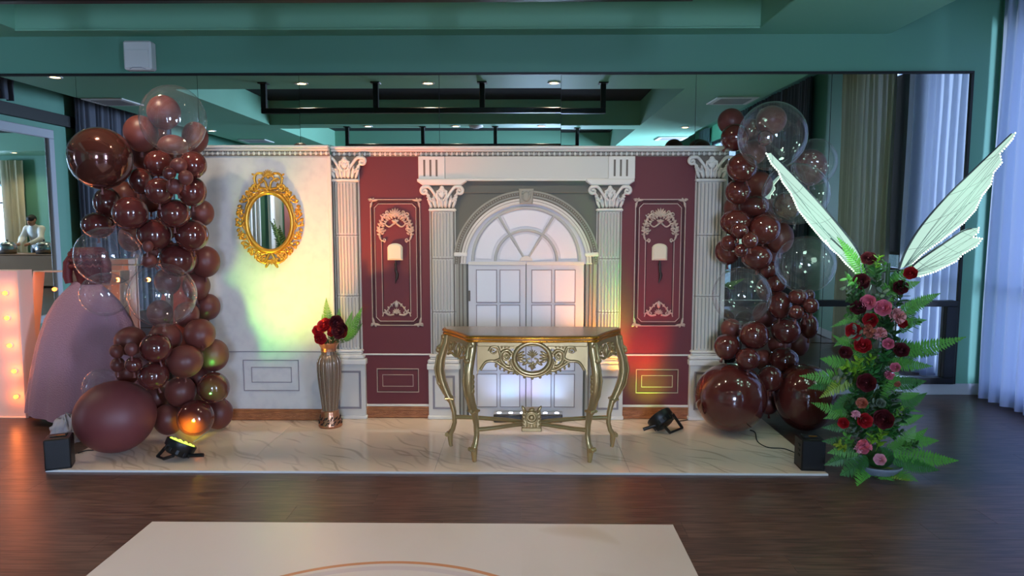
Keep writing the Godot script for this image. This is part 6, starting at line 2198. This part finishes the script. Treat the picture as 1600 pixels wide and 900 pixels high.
# ---------------------------------------------------------------- behind the camera, seen in the mirrors
func far_end() -> void:
	guest()
	slab_cloth()
	# framed mirror on the letters' side wall
	var o := thing("framed_mirror", "large white framed mirror on the side wall, seen in the wall mirror over the letters", "mirror", Vector3(-6.5, 0, -4.2))
	var zz := 1.57
	var s := Shape.new()
	s.box(Vector3(0.012, 1.46, 0), Vector3(0.006, 2.44, zz * 2 - 0.1), 0.0)
	obj("glass", s, M.clean_mirror, o)
	slab("frame_rail", Vector3(0, 2.66, -zz - 0.05), Vector3(0.05, 2.78, zz + 0.05), M.grey_white, o, 0.008)
	slab("frame_rail", Vector3(0, 0.16, -zz - 0.05), Vector3(0.05, 0.26, zz + 0.05), M.grey_white, o, 0.008)
	slab("frame_post", Vector3(0, 0.26, -zz - 0.05), Vector3(0.05, 2.66, -zz + 0.06), M.grey_white, o, 0.008)
	slab("frame_post", Vector3(0, 0.26, zz - 0.06), Vector3(0.05, 2.66, zz + 0.05), M.grey_white, o, 0.008)
	struct(slab("trim_1", Vector3(-6.5, 2.86, -6.15), Vector3(-6.44, 3.02, -1.6), M.black, self, 0.004))
	curtain("dark_drape", "short dark drape high on the side wall over the white framed mirror", M.grey_drape, -6.38, -5.9, -3.4, 3.5, 3.03, 7.0, 0.03, 14)
	curtain("dark_drape", "long dark drape on the side wall beyond the white framed mirror", M.grey_drape, -6.38, -2.2, 0.6, 3.5, 0.03, 7.0, 0.03, 15)
	# drapes on the far wall
	curtain("far_curtain", "pale curtain on the far wall by the small window", M.beige_drape, -0.8, -0.2, 4.9, 3.0, 0.03, 8.0, 0.03, 16, true)
	curtain("far_curtain", "pale curtain on the far wall, outer of the two in the oval mirror", M.white, -3.95, -3.42, 4.9, 3.0, 0.03, 8.0, 0.03, 17, true)
	curtain("far_curtain", "pale curtain on the far wall, inner of the two in the oval mirror", M.white, -3.27, -2.98, 4.9, 3.0, 0.03, 8.0, 0.03, 18, true)
	# a palm before a red cloth, seen in the oval mirror
	var t := thing("potted_palm", "dark palm in a white pot before the far wall, seen in the oval mirror", "plant", Vector3(-2.75, 0, 4.3))
	var pot := Shape.new()
	pot.lathe([Vector2(0, 0), Vector2(0.16, 0), Vector2(0.22, 0.4), Vector2(0.2, 0.42), Vector2(0.18, 0.36), Vector2(0, 0.35)], 24)
	obj("pot", pot, M.white, t)
	for k in 9:
		var a := k * 2.4
		frond(t, Vector3(0, 0.4, 0), Vector3(cos(a) * 0.5, 1.1 + 0.5 * rng.randf(), sin(a) * 0.3), "leaf_dark", 0.4, Vector3(cos(a), 0.8, sin(a)))
	# the long side table with a dish warmer
	var b := thing("side_table", "long side table with a tan cloth at the far end of the room", "table", Vector3(-0.9, 0, 3.95))
	slab("cloth_skirt", Vector3(-1.4, 0.03, -0.38), Vector3(1.4, 0.75, 0.38), M.tan_cloth, b, 0.02)
	slab("table_top", Vector3(-1.42, 0.75, -0.4), Vector3(1.42, 0.77, 0.4), M.tan_cloth, b, 0.006)
	for sx in [-1.2, 1.2]:
		slab("leg", Vector3(sx - 0.03, 0, -0.03), Vector3(sx + 0.03, 0.04, 0.03), M.black, b)
	for k in 3:
		var c := thing("dish_warmer", ["round steel dish warmer on the side table, letters side", "round steel dish warmer in the middle of the side table", "round steel dish warmer on the side table, curtain side"][k], "dish warmer", Vector3(-1.95 + 0.85 * k, 0.77, 3.78), "dish warmers on the far table")
		var l := Shape.new()
		l.lathe([Vector2(0, 0), Vector2(0.17, 0), Vector2(0.18, 0.1), Vector2(0.19, 0.11), Vector2(0.175, 0.2), Vector2(0.11, 0.27), Vector2(0, 0.29)], 24)
		obj("body", l, M.steel, c)
		var h := Shape.new()
		h.ball(Vector3(0, 0.31, 0), Vector3(0.02, 0.025, 0.02), 8)
		obj("knob", h, M.black, c)
	# green hedge outside the far window
	var hedge := thing("garden_hedge", "leafy green hedge outside the far window, seen through two mirrors", "hedge", Vector3(0.4, -0.1, 7.6))
	hedge.set_meta("kind", "stuff")
	var lf := Shape.new()
	lf.ball(Vector3.ZERO, Vector3(0.06, 0.09, 0.012), 6)
	var mm := MultiMesh.new()
	mm.transform_format = MultiMesh.TRANSFORM_3D
	mm.mesh = lf.mesh(M.hedge_leaf)
	mm.instance_count = 1800
	for k in 1800:
		var bb := Basis.from_euler(Vector3(rng.randf() * 6.0, rng.randf() * 6.0, rng.randf() * 6.0)).scaled(Vector3.ONE * rng.randf_range(0.8, 1.6))
		mm.set_instance_transform(k, Transform3D(bb, Vector3(rng.randf_range(-2.2, 2.2), rng.randf_range(0.1, 2.9), rng.randf_range(-0.4, 0.4))))
	var mi := MultiMeshInstance3D.new()
	mi.name = "foliage"
	mi.multimesh = mm
	hedge.add_child(mi, true)
	var g := Shape.new()
	g.box(Vector3.ZERO, Vector3(40, 0.1, 30), 0.0)
	struct(obj("ground", g, paint("lawn", Color(0.30, 0.40, 0.20), 0.9), self, at(Vector3(0, -0.16, 20.5))))


func slab_cloth() -> void:
	var o := thing("rose_cloth", "dusty rose hanging cloth on the far wall behind the potted palm", "wall hanging", Vector3(-2.45, 0.9, 4.97))
	slab("cloth", Vector3(-0.5, 0, -0.01), Vector3(0.5, 1.6, 0), paint("rose_cloth", Color(0.72, 0.48, 0.48), 0.9), o, 0.004)
	slab("hanging_pole", Vector3(-0.54, 1.6, -0.02), Vector3(0.54, 1.63, 0.01), M.black_satin, o, 0.004)


# one smooth skin over tapered capsules: [a, b, radius at a, radius at b], joined with a smooth minimum and meshed as surface nets
func skin_over(bones: Array, cell: float, blend: float) -> Shape:
	var lo := Vector3.ONE * 1e3
	var hi := -lo
	for b in bones:
		var m := maxf(b[2], b[3]) + cell * 3
		for e in 2:
			lo = lo.min(b[e] - Vector3.ONE * m)
			hi = hi.max(b[e] + Vector3.ONE * m)
	var nx := int((hi.x - lo.x) / cell) + 2
	var ny := int((hi.y - lo.y) / cell) + 2
	var nz := int((hi.z - lo.z) / cell) + 2
	var f := PackedFloat32Array()
	f.resize(nx * ny * nz)
	f.fill(1.0)
	for b in bones:
		var m := maxf(b[2], b[3]) + blend + cell * 2
		var p0: Vector3i = Vector3i((((b[0] as Vector3).min(b[1]) - Vector3.ONE * m - lo) / cell).max(Vector3.ZERO))
		var p1: Vector3i = Vector3i((((b[0] as Vector3).max(b[1]) + Vector3.ONE * m - lo) / cell).min(Vector3(nx - 1, ny - 1, nz - 1)))
		var d: Vector3 = b[1] - b[0]
		for z in range(p0.z, p1.z + 1):
			for y in range(p0.y, p1.y + 1):
				for x in range(p0.x, p1.x + 1):
					var p := lo + Vector3(x, y, z) * cell
					var t := clampf((p - b[0]).dot(d) / maxf(d.length_squared(), 1e-9), 0, 1)
					var v: float = p.distance_to(b[0] + d * t) - lerpf(b[2], b[3], t)
					var k := (z * ny + y) * nx + x
					var h := clampf(0.5 + 0.5 * (f[k] - v) / blend, 0, 1)
					f[k] = lerpf(f[k], v, h) - blend * h * (1.0 - h)
	var s := Shape.new()
	var at_cell := {}
	for z in nz - 1:
		for y in ny - 1:
			for x in nx - 1:
				var k := (z * ny + y) * nx + x
				var sum := Vector3.ZERO
				var cnt := 0
				for e in 3:
					var step: int = [1, nx, nx * ny][e]
					for q in 4:
						var off := Vector3i.ZERO
						off[(e + 1) % 3] = q & 1
						off[(e + 2) % 3] = q >> 1
						var a := k + off.x + off.y * nx + off.z * nx * ny
						if (f[a] < 0) != (f[a + step] < 0):
							var c := Vector3(off)
							c[e] += f[a] / (f[a] - f[a + step])
							sum += c
							cnt += 1
				if cnt:
					var g := Vector3(f[k + 1] - f[k], f[k + nx] - f[k], f[k + nx * ny] - f[k])
					at_cell[k] = s.put(lo + (Vector3(x, y, z) + sum / cnt) * cell, g if g.length() > 1e-6 else Vector3.UP)
	for k in at_cell:
		for e in 3:
			var step: int = [1, nx, nx * ny][e]
			var u: int = [nx, nx * ny, 1][e]
			var w: int = [nx * ny, 1, nx][e]
			if k + step < f.size() and (f[k] < 0) != (f[k + step] < 0) and at_cell.has(k - u) and at_cell.has(k - w) and at_cell.has(k - u - w):
				s.tri(at_cell[k], at_cell[k - u], at_cell[k - u - w])
				s.tri(at_cell[k], at_cell[k - u - w], at_cell[k - w])
	return s


# a person behind the side table, bending over a dish; a few pixels in the mirror of a mirror
func guest() -> void:
	var o := thing("person", "person in a white long-sleeved shirt bending over the side table, seen in two mirrors", "person", Vector3(-1.25, 0, 4.62))
	var J := func(x: float, y: float, z: float) -> Vector3: return Vector3(x, y, z)
	var hip := Vector3(0, 0.90, 0.02)
	var chest := Vector3(-0.02, 1.26, -0.12)
	var neck := Vector3(-0.03, 1.40, -0.20)
	var head := Vector3(-0.03, 1.53, -0.26)
	var torso := [[hip, chest, 0.13, 0.14], [chest, neck, 0.12, 0.06]]
	var arms := []
	var hands := []
	var legs := []
	for sd in [-1.0, 1.0]:
		var sh := chest + Vector3(sd * 0.17, 0.08, -0.03)
		var el := sh + Vector3(sd * 0.06, -0.24, -0.13)
		var wr := el + Vector3(-sd * 0.10, -0.10, -0.22)
		arms += [[chest + Vector3(sd * 0.06, 0.08, -0.03), sh, 0.07, 0.062], [sh, el, 0.058, 0.045], [el, wr, 0.045, 0.032]]
		var palm := wr + Vector3(-sd * 0.02, -0.02, -0.08)
		hands.append([wr, palm, 0.026, 0.034])
		for q in 4:
			var kn := palm + Vector3(sd * (q - 1.5) * 0.019, -0.005, -0.05)
			hands += [[palm + Vector3(sd * (q - 1.5) * 0.014, 0, -0.01), kn, 0.011, 0.010], [kn, kn + Vector3(0, -0.03, -0.018 - 0.004 * (q % 3)), 0.010, 0.008]]
		hands.append([palm + Vector3(-sd * 0.025, 0, 0.02), palm + Vector3(-sd * 0.055, -0.015, -0.03), 0.012, 0.009])
		var kn2 := Vector3(sd * 0.10, 0.48, -0.02)
		var an := Vector3(sd * 0.10, 0.09, 0.04)
		legs += [[hip + Vector3(sd * 0.09, -0.03, 0), kn2, 0.095, 0.062], [kn2, an, 0.06, 0.042], [an, Vector3(sd * 0.11, 0.04, -0.13), 0.045, 0.035]]
	var face := [[head + Vector3(0, 0.03, 0.02), head + Vector3(0, -0.05, -0.035), 0.092, 0.062], [neck, head, 0.055, 0.06], [head + Vector3(0, -0.005, -0.085), head + Vector3(0, -0.03, -0.102), 0.012, 0.016], [head + Vector3(-0.088, -0.01, 0.01), head + Vector3(-0.09, 0.01, 0.015), 0.018, 0.018], [head + Vector3(0.088, -0.01, 0.01), head + Vector3(0.09, 0.01, 0.015), 0.018, 0.018]]
	obj("body", skin_over(torso + arms + legs + hands + face, 0.014, 0.03), M.skin_tone, o)
	var grow := func(list: Array, g: float) -> Array: return list.map(func(b): return [b[0], b[1], b[2] + g, b[3] + g])
	obj("shirt", skin_over(grow.call(torso + arms, 0.016), 0.022, 0.04), M.white, o)
	obj("trousers", skin_over(grow.call(legs.slice(0, 2) + legs.slice(3, 5) + [[hip, hip + Vector3(0, 0.05, 0), 0.13, 0.13]], 0.016), 0.022, 0.04), M.black, o)
	for sd in [-1.0, 1.0]:
		obj("shoe", skin_over([[Vector3(sd * 0.10, 0.055, 0.06), Vector3(sd * 0.11, 0.045, -0.16), 0.052, 0.045]], 0.016, 0.02), M.black_satin, o)
		var ey := Shape.new()
		ey.ball(head + Vector3(sd * 0.034, 0.012, -0.088), Vector3(0.013, 0.008, 0.008), 8)
		obj("eye", ey, M.hair_black, o)
	obj("hair", skin_over([[head + Vector3(0, 0.055, 0.04), head + Vector3(0, 0.045, -0.02), 0.094, 0.085], [head + Vector3(0, 0.03, 0.07), head + Vector3(0, -0.09, 0.09), 0.06, 0.03]], 0.016, 0.03), M.hair_black, o)
	var m := Shape.new()
	m.ball(head + Vector3(0, -0.058, -0.088), Vector3(0.024, 0.006, 0.008), 8)
	obj("mouth", m, M.rose_peach, o)
